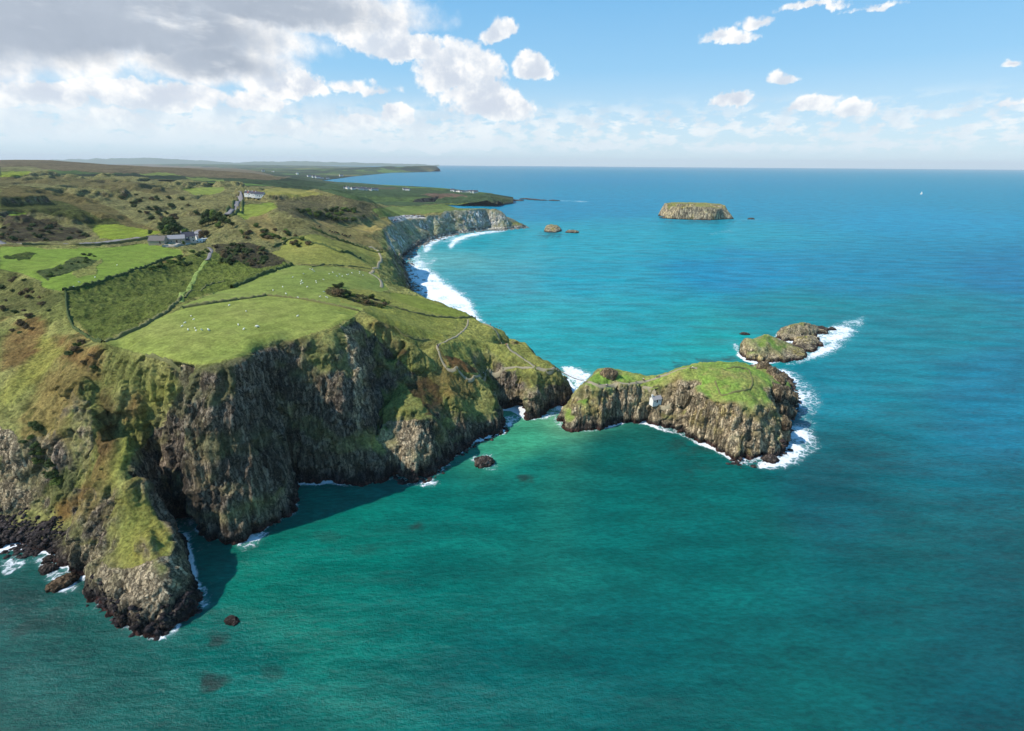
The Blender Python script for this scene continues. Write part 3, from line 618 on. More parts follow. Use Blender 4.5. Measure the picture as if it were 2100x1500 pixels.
    els = ramp.color_ramp.elements
    for i, (pos, c) in enumerate([(0, C(204,229,242)), (.12, C(198,228,246)), (.35, C(146,204,243)), (.7, C(106,181,235)), (1, C(74,156,220))]):
        e = els[i] if i < 2 else els.new(pos)
        e.position = pos; e.color = (*[float(v) for v in c], 1)
    clear = t.mix(.82, t.v('MULTIPLY', sk.outputs[0], (SKY_STRENGTH, SKY_STRENGTH, SKY_STRENGTH)), ramp.outputs[0])
    col = t.mix(cov, clear, cw)
    bg.inputs[1].default_value = 1.0
    t.l.new(col, bg.inputs[0])
SKY_STRENGTH = .1
sky()

import time; T0 = time.time()
MAIN = Tin(COAST, SURVEY)
ISL = Tin(ISLAND_COAST, ISLAND, near=6.)
GROUND = []
def crop_view(V, keep, pad): return keep & (V[:, 0] > -(1.03*V[:, 1]+pad))
HOLES = [(PZ(382, 1052, 6), 7.5, 13., 7.), (PZ(1062, 838, 3), 7., 9., 5.)]      # sea caves: centre, half width, depth, half height
def build(tin, name, x0, x1, y0, y1, res, voxel, mat, kind=None, label=None, cat=None, crop=None, amp=1., group=None, s_in=1.6, s_flat=5., near=False, **pk):
    gx, gy, H, L = near_height(tin, x0, x1, y0, y1, res, s_in, s_flat)
    if kind:   # valleys and knolls between the surveyed points
        X, Y = np.meshgrid(gx, gy); px, py = project(X, Y, H); _, hz, mw = zones(px.ravel(), py.ravel(), px.size); mw = gblur(mw.reshape(px.shape), 4/res)
        inl = sst(6, 20, H)*(1-mw)
        gyy, gxx = np.gradient(gblur(H, 3./res), res); sl = np.hypot(gxx, gyy)
        ky = sst(380, 640, Y)
        H = H+inl*((fbm(X/38, Y/38, None, 4, 91)*(3.2+5*ky)+ky*fbm(X/120, Y/120, None, 3, 93)*15*sst(30, 55, H))*sst(2.2, .6, sl))
        H = H-inl*np.abs(fbm(X/20+.3*Y/20, Y/26, None, 3, 92))*6*sst(.3, .8, sl)*sst(3., 1.5, sl)*sst(440, 340, Y)*sst(63, 52, H)
        tt = H/17+.7*fbm(X/130, Y/130, None, 3, 94); fl = np.floor(tt); Ht = 17*(fl+sst(.3, .62, tt-fl))-17*.7*fbm(X/130, Y/130, None, 3, 94)
        H = H+(Ht-H)*.8*gblur((1-mw)*sst(480, 640, Y)*sst(50, 60, H)*sst(-250, -420, X), 6/res)
        if not near: H = H-1.2*sst(500, 488, Y)
    V, Q, keep = solid_remesh(gx, gy, H, voxel)
    if crop: keep = crop_view(V, keep, crop)
    V, Q = compact(V, Q, keep)
    px, py = project(*V.T)
    sm = smooth_field(zones(px, py, len(V))[2], Q, len(V), 4) if kind else np.zeros(len(V), np.float32)
    V, rock, nz = sculpt(V, Q, voxel, sm, amp)
    if near:
        for (cx, cy, cz), hw, dp, hh in HOLES:
            r = ((V[:, 0]-cx)/hw)**2+((V[:, 1]-cy)/(hw*1.3))**2+((V[:, 2]-cz+hh*.3)/(hh*1.5))**2
            k = np.sqrt(np.clip(1-r, 0, 1))*rock; N = normals(V, Q); V[:, :2] -= N[:, :2]*(k*dp)[:, None]
    if near:
        tm = np.zeros(len(V), np.float32)
        for s_ in ('135,600 200,580 270,558 330,540 385,524 425,516 436,540 400,590 370,622 330,648 270,680 215,703 180,690 150,650', '436,515 480,505 540,520 600,545 520,575 475,592 430,602 385,618 372,612 400,575'):
            tm = np.maximum(tm, inpoly(px, py, [tuple(float(q) for q in t.split(',')) for t in s_.split()]))
        tm = smooth_field(tm, Q, len(V), 6); V[:, 2] += tm*(ridged(V[:, 0]/5.5+V[:, 1]/9, V[:, 1]/4.5, None, 3, 95)*.9)
    px, py = project(*V.T)
    c, rk, mow = paint(V, Q, rock, nz, px, py, near, **pk)
    m = mesh_np(name, V, Q); setcol(m, c); setcol(m, np.stack([rk, mow, 0*rk], 1), 'Msk'); m.shade_smooth()
    o = link(name, m, mat, kind, label, cat, group); GROUND.append(o)
    print(name, len(V), time.time()-T0); return o
build(MAIN, 'terrain', -480, 70, 86, 500, 1., .5, LAND, 'structure', crop=40, near=True)
build(MAIN, 'terrain', -1600, 100, 484, 1560, 3., 2., LANDM, 'structure', crop=60, s_in=3., s_flat=8)
build(ISL, 'island', 10, 200, 190, 350, .8, .45, LAND, None, 'rocky island with a green grass top and a white cottage on its side', 'island', s_in=1.1, warm=.95, lich=.7, top=C(112,138,58), amp=1.15, wz=4.5)
for sdct in STACKS:
    c = pts(sdct['coast']); t = Tin(c, sdct['survey'], near=sdct.get('near', 6.)); a = t.coast; v = sdct.get('vox', .6)
    build(t, sdct['name'], a[:, 0].min()-8, a[:, 0].max()+8, a[:, 1].min()-8, a[:, 1].max()+8, v*1.6, v, LAND if v < 1 else LANDM, None, sdct['label'], sdct['cat'], s_in=1.0 if v < 1 else 1.2, s_flat=0, warm=1., lich=.9, wz=3., amp=1. if v < 1 else .3, bare=.5 if 'grass cap' in sdct['label'] else 1., top=C(104,128,52) if 'grass cap' in sdct['label'] else C(128,124,66))
# far land
R = 1545*np.exp(np.arange(0, 780)*.004); sl = np.linspace(-1.06, .0, 760); RY, SL = np.meshgrid(R, sl, indexing='ij')
X = RY*SL; H = MAIN.at(X, RY); L = MAIN.land(X, RY) & ~np.isnan(H); H = np.where(L, H, -12.)
H += np.where(L, fbm(X/300, RY/300, None, 4, 61)*12*sst(3000, 1800, RY)+fbm(X/900, RY/900, None, 4, 62)*8, 0)*sst(5, 30, H)
Vf = np.stack([X, RY, H], -1).reshape(-1, 3).astype(np.float32); Qf = grid_faces(*X.shape); Vf, Qf = compact(Vf, Qf, Vf[:, 2] > -11)
px, py = project(*Vf.T); nn = len(Vf)
col, has, mow = zones(px, py, nn); x, y, z = Vf.T
a = fbm(x/420, y/420, None, 4, 101); b = vnoise(x/170+fbm(x/300, y/300, None, 2, 5), y/260, None, 102)
fc = mixc(np.tile(C(56,72,44), (nn, 1)), C(92,116,56), sst(0, .5, b)); fc = mixc(fc, C(40,52,36), sst(-.05, .3, a)); fc = mixc(fc, C(112,104,66), sst(.25, .6, fbm(x/600, y/600, None, 3, 103)))
col = np.where((mow > .25)[:, None], col, fc); Nf = normals(Vf, Qf); rk = sst(.93, .8, Nf[:, 2]); col = mixc(col, C(70,66,60), rk)
m = mesh_np('terrain', Vf, Qf); setcol(m, col); setcol(m, np.stack([rk, mow*.6, 0*rk], 1), 'Msk'); m.shade_smooth(); GROUND.append(link('terrain', m, LANDF, 'structure'))
print('far', len(Vf), time.time()-T0)

# ---------------------------------------------------------------- the sea
SEA_COL = '''0,1160,20,73,65 0,1300,20,75,67 0,1480,19,77,68 200,1300,19,78,69 300,1480,18,79,70 150,1220,20,74,66 500,1180,3,96,80 480,1350,1,87,77 600,1130,3,96,81 700,1080,2,95,81 900,1200,1,88,77 1050,1030,1,91,80 900,1030,2,93,81 1000,1400,1,83,76 1100,950,4,96,83 1070,900,55,140,102 1130,860,98,149,110 1250,930,2,85,75 1400,950,1,82,75 1300,1050,1,86,77 1500,1100,1,85,78 1300,1350,1,80,75 1700,1000,1,75,79 1800,1200,1,78,77 2090,1200,1,73,75 2090,1450,1,70,73 1600,1450,1,80,74 1700,800,5,110,120 2090,800,5,101,120 1900,650,6,112,119 1650,640,5,117,121 1450,700,19,133,129 1300,680,19,134,137 1150,700,26,138,139 1050,650,35,142,143 1000,590,52,135,143 950,560,61,141,144 900,540,83,149,146 1000,500,34,139,144 1200,560,19,133,145 1500,560,0,117,145 1800,560,0,114,137 2090,560,0,104,132 1200,490,19,136,146 1450,480,18,133,145 1300,420,9,119,144 1100,430,9,118,143 1600,430,9,122,145 1900,450,7,125,151 2090,420,10,121,143 1000,370,11,116,139 850,370,12,112,135 1200,370,10,117,143 1500,370,11,120,144 1900,370,12,122,143 700,370,12,110,133 1200,345,13,119,143 2090,352,15,124,144 900,345,12,116,139'''
FOAM = [  # strength, softness in photograph units, polygon
 (1.0, '855,556 870,545 892,562 915,585 940,600 958,615 970,630 975,650 985,662 960,650 930,640 900,626 875,612 862,596 858,575'),
 (.62, '836,600 826,560 838,530 858,512 866,530 874,545 868,570 862,600 850,610'), (.7, '1040,690 1010,672 975,655 950,640 965,640 1000,664 1045,688'),
 (.95, '868,520 866,506 880,494 900,487 940,479 940,484 905,492 888,502 880,518'), (1.0, '921,514 920,500 932,488 960,480 1000,474 1040,470 1040,474 1000,479 960,487 938,496 928,508 925,516'),
 (.55, '870,540 890,528 905,530 890,545'), (.8, '962,630 963,622 970,632 978,645 968,640'),
 (.95, '1148,752 1175,752 1215,768 1205,782 1190,796 1178,782 1160,768'), (.7, '1178,785 1190,792 1188,812 1178,826 1172,820'),
 (.9, '1545,952 1565,945 1590,940 1606,932 1608,910 1612,884 1628,872 1650,880 1656,905 1645,925 1618,940 1600,955 1560,962'), (.5, '1606,880 1660,870 1680,920 1640,950 1600,965'),
 (.75, '1590,752 1620,765 1640,790 1655,815 1640,835 1630,820 1628,795 1612,778'), (.4, '1600,750 1660,775 1690,830 1660,870 1630,850 1640,800'),
 (.85, '1690,672 1710,668 1735,670 1745,685 1720,705 1700,722 1660,738 1640,742 1655,730 1675,722 1692,708 1668,694 1700,684'), (.42, '1700,665 1750,655 1775,645 1770,675 1730,715 1690,735 1640,748 1650,730 1700,700'),
 (.8, '1515,742 1512,728 1503,706 1512,704 1518,720'), (.65, '1610,744 1650,738 1640,748 1612,750'), (.6, '1655,860 1680,866 1678,870 1650,864'),
 (.62, '480,1110 510,1085 548,1078 545,1098 520,1125 490,1130'), (.45, '362,1066 395,1092 430,1106 400,1090 370,1064'), (.55, '385,1190 402,1185 425,1210 432,1250 415,1255 400,1235'),
 (.72, '60,1145 95,1135 110,1165 160,1195 155,1212 125,1218 100,1200 85,1165'), (.62, '0,1150 50,1142 60,1160 20,1180 0,1175'), (.7, '242,1268 285,1302 325,1314 360,1300 380,1270 350,1290 325,1304 290,1296 255,1272'),
 (.6, '860,985 885,980 898,990 885,1003 862,1000'), (.5, '975,935 1010,930 1018,965 1000,968 985,960 960,945'), (.62, '1024,852 1075,850 1060,870 1040,882'), (.6, '1080,858 1140,842 1150,850 1110,862'),
 (.3, '940,928 962,915 960,925'), (.4, '1140,868 1160,890 1150,888'), (.4, '1375,884 1395,890 1412,900 1390,895'), (.5, '1505,451 1560,449 1560,452 1505,453'), (.35, '1560,447 1600,450 1570,451'),
 (.5, '1140,410 1210,413 1205,416 1145,413'), (.35, '1450,478 1500,470 1510,476 1455,484')]
KELP = [(857,1078,16,10,1.),(430,1398,34,18,1.),(440,1310,26,14,.8),(560,1380,24,14,.45),(1080,985,22,12,.8),(1035,908,12,6,.5),(1410,915,50,14,.5),(300,1290,10,6,.3),(40,1240,90,50,.45),(120,1320,80,40,.25),(1430,960,30,12,.4),(1460,745,60,12,.75),(1400,752,30,8,.5),(1130,482,26,7,.6),(1440,456,70,4,.5),(680,1100,40,14,.35),(760,1130,40,12,.3),(475,1275,16,10,.9)]
def build_water():
    a = np.linspace(-1.25, 1.25, 900)
    Y = np.concatenate([np.linspace(-60, 84, 12), 85*np.exp(np.linspace(0, math.log(480/85), 560)), 480*np.exp(np.linspace(.008, math.log(42000/480), 420))])
    A, YY = np.meshgrid(a, Y); X = A*(np.maximum(YY, 85)+20)
    V = np.stack([X, YY, 0*X], -1).reshape(-1, 3).astype(np.float32); Q = grid_faces(*X.shape)
    x, y, z = V.T; px, py = project(x, np.maximum(y, 40), z); n = len(V)
    P_ = np.array([[float(v) for v in t.split(',')] for t in SEA_COL.split()]); lin = np.array([C(*r[2:]) for r in P_])
    # blend in perspective-free coordinates: bearing and log range
    def uv(px_, py_): 
        w = [PZ(a_, max(b_, 342), 0) for a_, b_ in zip(px_, py_)]; w = np.array(w); return w[:, 0]/w[:, 1]*2.2, np.log(np.maximum(w[:, 1], 60))*1.6
    cu, cv = uv(P_[:, 0], P_[:, 1]); u = x/np.maximum(y, 60)*2.2; v = np.log(np.maximum(y, 60))*1.6
    u = u+.10*fbm(x/60, y/60, None, 3, 111); v = v+.12*fbm(x/60+9, y/60, None, 3, 112)
    num = np.zeros((n, 3)); den = np.zeros(n)
    for i in range(len(cu)):
        w = 1/((u-cu[i])**2+(v-cv[i])**2+.012)**2; num += w[:, None]*lin[i]; den += w
    col = num/den[:, None]
    for kx, ky, rx, ry, s in KELP:
        d = ((px-kx)/rx)**2+((py-ky)/ry)**2+2.4*fbm(x/5, y/5, None, 4, 113)
        k = sst(1.7, -.7, d)*s*.8; col = col*(1-k[:, None])+C(38,40,36)*k[:, None]
    # land proximity
    gx, gy, H = MAIN.grid(-480, 300, 60, 760, 1.5); GX, GY = np.meshgrid(gx, gy)
    L = (MAIN.land(GX, GY) | ISL.land(GX, GY)).astype(float)
    for sdct in STACKS[:3]: L = np.maximum(L, inpoly(GX, GY, np.array(pts(sdct['coast']))[:, :2]).astype(float))
    near = bilinear(gx, gy, gblur(L, 1.6/1.5), x, y)*(y > 61)*(y < 758)*(x > -478)*(x < 298); wide = bilinear(gx, gy, gblur(L, 5/1.5), x, y)*(y > 61)*(y < 758)*(x > -478)*(x < 298)
    wpx = px+5*fbm(x/6, y/6, None, 3, 121)*np.minimum(1, 250/np.maximum(y, 90)); wpy = py+4*fbm(x/6+5, y/6, None, 3, 122)*np.minimum(1, 250/np.maximum(y, 90))
    foam = np.zeros(n)
    for s, poly in FOAM:
        foam = np.maximum(foam, inpoly(wpx, wpy, [tuple(float(q) for q in t.split(',')) for t in poly.split()])*s)
    # soften on the grid
    G = foam.reshape(X.shape); G2 = gblur(G, 4.5); foam = (np.maximum(G2, gblur(G, 1.5)*.9)).ravel()*(.82+.45*fbm(x/12, y/12, None, 3, 125))
    expo = sst(-.25, .35, fbm(x/22, y/22, None, 3, 123))
    shore = sst(.06, .45, near)*(.25+.6*expo)*np.where(x > 40, 1.0, .8)+sst(.03, .3, wide)*.12
    foam = np.maximum(foam, np.clip(shore, 0, .8))
    m = mesh_np('water', V, Q); setcol(m, col.astype(np.float32)); setcol(m, np.stack([foam, 0*foam, 0*foam], 1).astype(np.float32), 'Msk'); m.shade_smooth()
    mt, t, b = mat_new('sea', .12, .5);
    a1 = t.n.new('ShaderNodeVertexColor'); a1.layer_name = 'Col'; a2 = t.n.new('ShaderNodeVertexColor'); a2.layer_name = 'Msk'
    sp = t.n.new('ShaderNodeSeparateColor'); t.l.new(a2.outputs[0], sp.inputs[0]); fo = sp.outputs[0]
    co = t.n.new('ShaderNodeTexCoord').outputs['Object']
    # long swell from the open sea, wind chop, ripples
    rot = t.n.new('ShaderNodeMapping'); rot.inputs['Rotation'].default_value = (0, 0, math.radians(-24)); rot.inputs['Scale'].default_value = (.32, 1, 1); t.l.new(co, rot.inputs[0])
    rv = rot.outputs[0]
    sw = t.noise(rv, .035, 3, .45); ch = t.noise(rv, .33, 5, .62); rp = t.noise(co, 1.1, 6, .7)
    far = t.noise(rv, .012, 5, .6)
    fn = t.noise(co, .30, 9, .74, dist=1.2); fn2 = t.noise(co, 1.6, 5, .7)
    vor = t.n.new('ShaderNodeTexVoronoi'); vor.feature = 'DISTANCE_TO_EDGE'; vor.inputs['Scale'].default_value = .32
    wv = t.v('ADD', co, t.v('MULTIPLY', t.n.new('ShaderNodeTexNoise').outputs[1], (1, 1, 0))); t.l.new(t.v('ADD', co, t.v('MULTIPLY', t.noise(co, .35, 4, .6, out=1), (5, 5, 0))), vor.inputs['Vector'])
    lace = t.mr(vor.outputs[0], .0, .22, 1, 0)
    fsum = t.m('ADD', t.m('MULTIPLY', t.m('ADD', fn, t.m('MULTIPLY', fn2, .35)), .62), t.m('MULTIPLY', lace, .13))
    thr = t.m('SUBTRACT', .74, t.m('MULTIPLY', fo, .56))
    fm = t.mr(fsum, t.m('SUBTRACT', thr, .10), t.m('ADD', thr, .10)); fm = t.m('MULTIPLY', fm, t.mr(fo, .03, .14))
    veil = t.m('MULTIPLY', t.mr(fo, .05, .8), .5)
    caps = t.mr(t.m('ADD', t.m('MULTIPLY', ch, .5), t.m('MULTIPLY', fn2, .5)), .70, .745)
    base = t.mix(t.m('MULTIPLY', t.mr(ch, .38, .62), .42), a1.outputs[0], t.v('MULTIPLY', a1.outputs[0], (1.5, 1.35, 1.28)))
    base = t.mix(t.m('MULTIPLY', t.mr(far, .35, .65), .28), base, t.v('MULTIPLY', a1.outputs[0], (.6, .78, .86)))
    base = t.mix(t.m('MULTIPLY', t.mr(sw, .4, .62), .22), base, t.v('MULTIPLY', a1.outputs[0], (.55, .74, .8)))
    fine = t.noise(rv, .9, 6, .7); mid = t.noise(rv, .09, 5, .6)
    base = t.v('MULTIPLY', base, t.mr(fine, .34, .66, .80, 1.24)); base = t.v('MULTIPLY', base, t.mr(mid, .35, .65, .84, 1.2))  # varying ripple reflections painted into the water colour as noise
    base = t.mix(veil, base, tuple(C(120,176,172)))
    base = t.mix(t.m('MULTIPLY', caps, .18), base, (.6, .66, .66))
    base = t.mix(fm, base, (.82, .84, .85))
    h = t.m('ADD', t.m('MULTIPLY', sw, 6.), t.m('ADD', t.m('MULTIPLY', ch, .8), t.m('MULTIPLY', rp, .5))); h = t.m('ADD', h, t.m('MULTIPLY', fm, .35))
    nrm = t.bump(h, 1., .8); t.n.remove(b); out = [q for q in t.n if q.type == 'OUTPUT_MATERIAL'][0]
    df = t.n.new('ShaderNodeBsdfDiffuse'); gl = t.n.new('ShaderNodeBsdfGlossy'); gl.inputs['Roughness'].default_value = .2; mx = t.n.new('ShaderNodeMixShader')
    t.l.new(base, df.inputs[0]); t.l.new(nrm, df.inputs['Normal']); t.l.new(nrm, gl.inputs['Normal'])
    lw = t.n.new('ShaderNodeLayerWeight'); lw.inputs[0].default_value = .5; t.l.new(nrm, lw.inputs[1])
    fr = t.m('ADD', .02, t.m('MULTIPLY', t.m('POWER', lw.outputs['Facing'], 4.5), .24)); fr = t.m('MULTIPLY', fr, t.m('SUBTRACT', 1, fm))
    t.l.new(fr, mx.inputs[0]); t.l.new(df.outputs[0], mx.inputs[1]); t.l.new(gl.outputs[0], mx.inputs[2]); t.l.new(mx.outputs[0], out.inputs[0])
    link('water', m, mt, 'structure')
build_water(); print('water', time.time()-T0)

# ================================================================ things
bpy.context.view_layer.update(); DG = bpy.context.evaluated_depsgraph_get()
CAMP = Vector((0, 0, CAMH)); DOWN = Vector((0, 0, -1))
def hit(px, py):
    """ground point seen in that direction"""
    d = Vector(ray(px, py)).normalized(); best = None
    for o in GROUND:
        ok, p, n, i = o.ray_cast(CAMP, d)
        if ok and (best is None or (p-CAMP).length < (best-CAMP).length): best = p
    if best is None or best.z < 0:
        t = -CAMH/d.z; best = CAMP+d*t
    return best.copy()
def gz(x, y, lo=0.):
    z = lo
    for o in GROUND:
        ok, p, n, i = o.ray_cast(Vector((x, y, 900)), DOWN)
        if ok: z = max(z, p.z)
    return z
def solid(name, c, rough=.85, spec=.2, var=.25, scale=2., metal=0, bmp=.02):
    m, t, b = mat_new(name, rough, spec); co = t.n.new('ShaderNodeTexCoord').outputs['Object']
    n = t.noise(co, scale, 5, .65); t.l.new(t.mix(n, tuple(np.array(c)*(1-var)), tuple(np.minimum(np.array(c)*(1+var), 1))), b.inputs['Base Color']); b.inputs['Metallic'].default_value = metal
    t.l.new(t.bump(n, bmp, .6), b.inputs['Normal']); return m
M_WHITE = solid('white_render', C(226,222,212), var=.1); M_CREAM = solid('cream_render', C(222,200,178), var=.12); M_SLATE = solid('slate', C(74,72,80), scale=5); M_STONE = solid('rubble_stone', C(168,154,134), scale=1.6, var=.45, bmp=.1)
M_TIN = solid('weathered_sheet_roof', C(112,104,98), scale=1.2); M_GREYR = solid('grey_slate_pale', C(150,146,146), scale=2.); M_GLASS = solid('dark_glass', C(34,40,48), .15, .5, .1); M_DOOR = solid('painted_door', C(70,42,36)); M_BRICK = solid('brick_red', C(150,88,70))
M_ASPH = solid('asphalt', C(124,118,116), scale=.5, var=.2); M_GRAVEL = solid('gravel_path', C(150,138,112), scale=1.5, var=.3); M_HEDGE = solid('hedge_leaves', C(66,78,38), scale=1.2, var=.6, bmp=.3); M_WALLT = solid('drystone', C(106,104,64), scale=1.5, var=.55, bmp=.2)
M_BARK = solid('bark', C(70,58,46)); M_ROPE = solid('rope', C(150,130,100)); M_WOOD = solid('deck_wood', C(130,112,90)); M_SKIN = solid('skin', C(196,150,126), var=.05); M_WOOL = solid('wool', C(226,222,206), var=.08); M_DARKF = solid('dark_face', C(40,36,34)); M_COW = solid('cow_hide', C(46,36,32))
M_TYRE = solid('tyre_rubber', C(24,24,26)); M_METAL = solid('steel', C(150,152,154), .4, .5, .1, metal=.7); M_CONC = solid('concrete', C(176,166,150), scale=.8, var=.2)
def paintm(c): return solid('car_paint', C(*c), .3, .5, .03)
def bm_obj(name, bm, mat, parent=None):
    me = bpy.data.meshes.new(name); bm.to_mesh(me); bm.free(); me.materials.append(mat); o = bpy.data.objects.new(name, me); S.collection.objects.link(o); o.parent = parent; return o
def tag(o, label, cat, group=None, kind=None):
    o['label'] = label; o['category'] = cat
    if group: o['group'] = group
    if kind: o['kind'] = kind
    return o
def empty(name, loc, rz=0, label=None, cat=None, group=None):
    o = bpy.data.objects.new(name, None); S.collection.objects.link(o); o.location = loc; o.rotation_euler = (0, 0, rz); o.empty_display_size = .5
    if label: tag(o, label, cat, group)
    return o
def copy_tree(o, parent=None):
    c = o.copy(); S.collection.objects.link(c); c.parent = parent
    for ch in o.children: copy_tree(ch, c)
    return c
def box(bm, x0, x1, y0, y1, z0, z1, bev=0):
    v = [bm.verts.new(p) for p in ((x0,y0,z0),(x1,y0,z0),(x1,y1,z0),(x0,y1,z0),(x0,y0,z1),(x1,y0,z1),(x1,y1,z1),(x0,y1,z1))]
    for f in ((0,3,2,1),(4,5,6,7),(0,1,5,4),(1,2,6,5),(2,3,7,6),(3,0,4,7)): bm.faces.new([v[i] for i in f])
    return v
def prism(bm, prof, x0, x1):
    a = [bm.verts.new((x0, y, z)) for y, z in prof]; b = [bm.verts.new((x1, y, z)) for y, z in prof]; n = len(prof)
    bm.faces.new(a[::-1]); bm.faces.new(b)
    for i in range(n): bm.faces.new([a[i], a[(i+1) % n], b[(i+1) % n], b[i]])
# ---- buildings: long axis x, front wall faces -y
def house(name, loc, rz, L, Wd, H, rise, mw, mr, label, cat, group=None, chim=(), wins=(), door=None, annex=None, mchim=None):
    r = empty(name, loc, rz, label, cat, group)
    bm = bmesh.new(); prism(bm, [(-Wd/2, -2.5), (Wd/2, -2.5), (Wd/2, H), (0, H+rise), (-Wd/2, H)], -L/2, L/2); bm_obj('wall', bm, mw, r)
    bm = bmesh.new(); o = .3; s = rise/(Wd/2); t = .22
    for sg in (-1, 1):
        prism(bm, [(sg*(Wd/2+o), H-o*s+.03), (sg*(Wd/2+o), H-o*s+.03+t), (0, H+rise+t+.03), (0, H+rise+.03)], -L/2-.25, L/2+.25)
    ro = bm_obj('roof', bm, mr, r)
    for cx in chim:
        bm = bmesh.new(); box(bm, cx-.45, cx+.45, -.4, .4, H+rise-.6, H+rise+1.1); box(bm, cx-.52, cx+.52, -.47, .47, H+rise+1.1, H+rise+1.25)
        for q in (-.2, .2): box(bm, cx+q-.1, cx+q+.1, -.1, .1, H+rise+1.25, H+rise+1.6)
        bm_obj('chimney', bm, mchim or mw, ro)
    for side, u, z, w, h in wins:   # side f/b/l/r
        bm = bmesh.new(); fm = bmesh.new(); e = .04; k = .09
        if side in 'fb':
            y = -Wd/2 if side == 'f' else Wd/2; sg = -1 if side == 'f' else 1
            box(fm, u-w/2-k, u+w/2+k, min(y, y+sg*e), max(y, y+sg*e), z-k, z+h+k); y2 = y+sg*e; box(bm, u-w/2, u+w/2, min(y2, y2+sg*.03), max(y2, y2+sg*.03), z, z+h)
        else:
            x = -L/2 if side == 'l' else L/2; sg = -1 if side == 'l' else 1
            box(fm, min(x, x+sg*e), max(x, x+sg*e), u-w/2-k, u+w/2+k, z-k, z+h+k); x2 = x+sg*e; box(bm, min(x2, x2+sg*.03), max(x2, x2+sg*.03), u-w/2, u+w/2, z, z+h)
        f = bm_obj('window', fm, M_WHITE, r); bm_obj('pane', bm, M_GLASS, f)
    if door is not None:
        bm = bmesh.new(); box(bm, door-.5, door+.5, -Wd/2-.06, -Wd/2, 0, 2.1); d = bm_obj('door', bm, M_DOOR, r)
    if annex:
        ax, aw, ah, al = annex; bm = bmesh.new(); prism(bm, [(-Wd/2-al, -2.5), (-Wd/2-.003, -2.5), (-Wd/2-.003, ah+.9), (-Wd/2-al, ah)], ax-aw/2, ax+aw/2); bm_obj('annex', bm, M_STONE, r)
        bm = bmesh.new(); prism(bm, [(-Wd/2-al-.3, ah-.02), (-Wd/2-.01, ah+1.0), (-Wd/2-.01, ah+1.2), (-Wd/2-al-.3, ah+.16)], ax-aw/2-.2, ax+aw/2+.2); bm_obj('annex_roof', bm, mr, r)
    return r
def on(px, py): p = hit(px, py); return (p.x, p.y, p.z)
WIN6 = [('f', -3.2, 1., 1., 1.3), ('f', 3.2, 1., 1., 1.3), ('f', -3.2, 3.8, 1., 1.2), ('f', 0, 3.8, 1., 1.2), ('f', 3.2, 3.8, 1., 1.2), ('l', 0, 3.9, .9, 1.1), ('r', 1, 1., .9, 1.2)]
FR = math.radians(38)
house('farmhouse', on(388, 497), FR, 10.5, 7.5, 5.6, 3.4, M_CREAM, M_SLATE, 'two storey cream farmhouse with dark slate roof and two chimneys above the cliff fields', 'house', None, (-4.7, 4.7), WIN6, 0., (-2.5, 5, 2.6, 4))
house('stone_barn', on(364, 497), FR-.2, 13, 7, 3.4, 2.8, M_STONE, M_GREYR, 'old stone barn with pale slate roof beside the cream farmhouse', 'barn', wins=[('f', -4, 1, .8, .9), ('f', 3, 1, .8, .9)], door=0.)
house('farm_barn', on(326, 499), .15, 13, 9, 2.6, 3.4, M_STONE, M_TIN, 'wide barn under a dark weathered sheet roof at the edge of the green field', 'barn', door=3.)
house('farm_shed', on(343, 494), .25, 10, 7, 2.4, 1.6, M_STONE, M_TIN, 'low grey shed between the wide barn and the stone barn', 'shed', door=1.)
house('white_shed', on(409, 490), .9, 6, 4, 2.4, 1.4, M_WHITE, M_GREYR, 'small white shed behind the cream farmhouse', 'shed', door=0.)
house('outhouse', on(402, 484), .3, 7, 4, 2.3, 1.3, M_STONE, M_GREYR, 'small grey outhouse under the tree behind the farmhouse', 'shed', door=1.)
def caravan(p, rz, label):
    r = empty('caravan', p, rz, label, 'caravan'); bm = bmesh.new(); prof = [(-1.3,.5),(1.3,.5),(1.35,1.6),(1.2,2.7),(.9,2.95),(-.9,2.95),(-1.2,2.7),(-1.35,1.6)]; prism(bm, prof, -4.2, 4.2); bmesh.ops.bevel(bm, geom=bm.edges[:], offset=.12, segments=2, affect='EDGES'); bm_obj('body', bm, M_WHITE, r)
    for x in (-2.4, 0, 2.4):
        bm = bmesh.new(); box(bm, x-.7, x+.7, -1.385, -1.335, 1.45, 2.2); bm_obj('window', bm, M_GLASS, r)
    for x in (-.5, .5):
        bm = bmesh.new(); bmesh.ops.create_cone(bm, cap_ends=True, segments=14, radius1=.35, radius2=.35, depth=2.5, matrix=Matrix.Translation((x, 0, .35)) @ Matrix.Rotation(math.pi/2, 4, 'X')); bm_obj('wheel', bm, M_TYRE, r)
    return r
caravan(on(417, 496), 1.1, 'long white static caravan on the grass right of the farmhouse')
caravan(on(406, 499), .5, 'small white caravan in front of the farmhouse yard')
# far houses: beside the climbing road, the villages on the plain, the point
HOUSES = [(512,401,'white cottage nearest the climbing road'),(519,401.5,'white cottage with a reddish roof beside the climbing road'),(526,402.5,'low white cottage right of the red roofed one'),(534,403.5,'white cottage furthest right in the roadside row')]
hr = random.Random(3)
for i, (px, py, lb) in enumerate(HOUSES):
    house('cottage', on(px, py), hr.uniform(-.4, .4), 14, 8, 4., 3., M_WHITE, M_BRICK if i == 1 else M_SLATE, lb, 'house', 'cottages beside the climbing road', (-6.,), [('f', -3, 1, 1, 1.2), ('f', 3, 1, 1, 1.2)], 0.)
proto = None
VIL = [(708,387),(713,388),(719,388),(724,389),(730,388),(737,389),(741,390),(746,389),(750,390.5),(756,390),(760,391),(766,390.5),(771,391),(831,390.5),(836,391)]
VIL2 = [(928,392.5),(933,393.5),(939,394),(944,394.5),(950,395),(958,395),(963,394.5),(969,396),(975,396.5)]
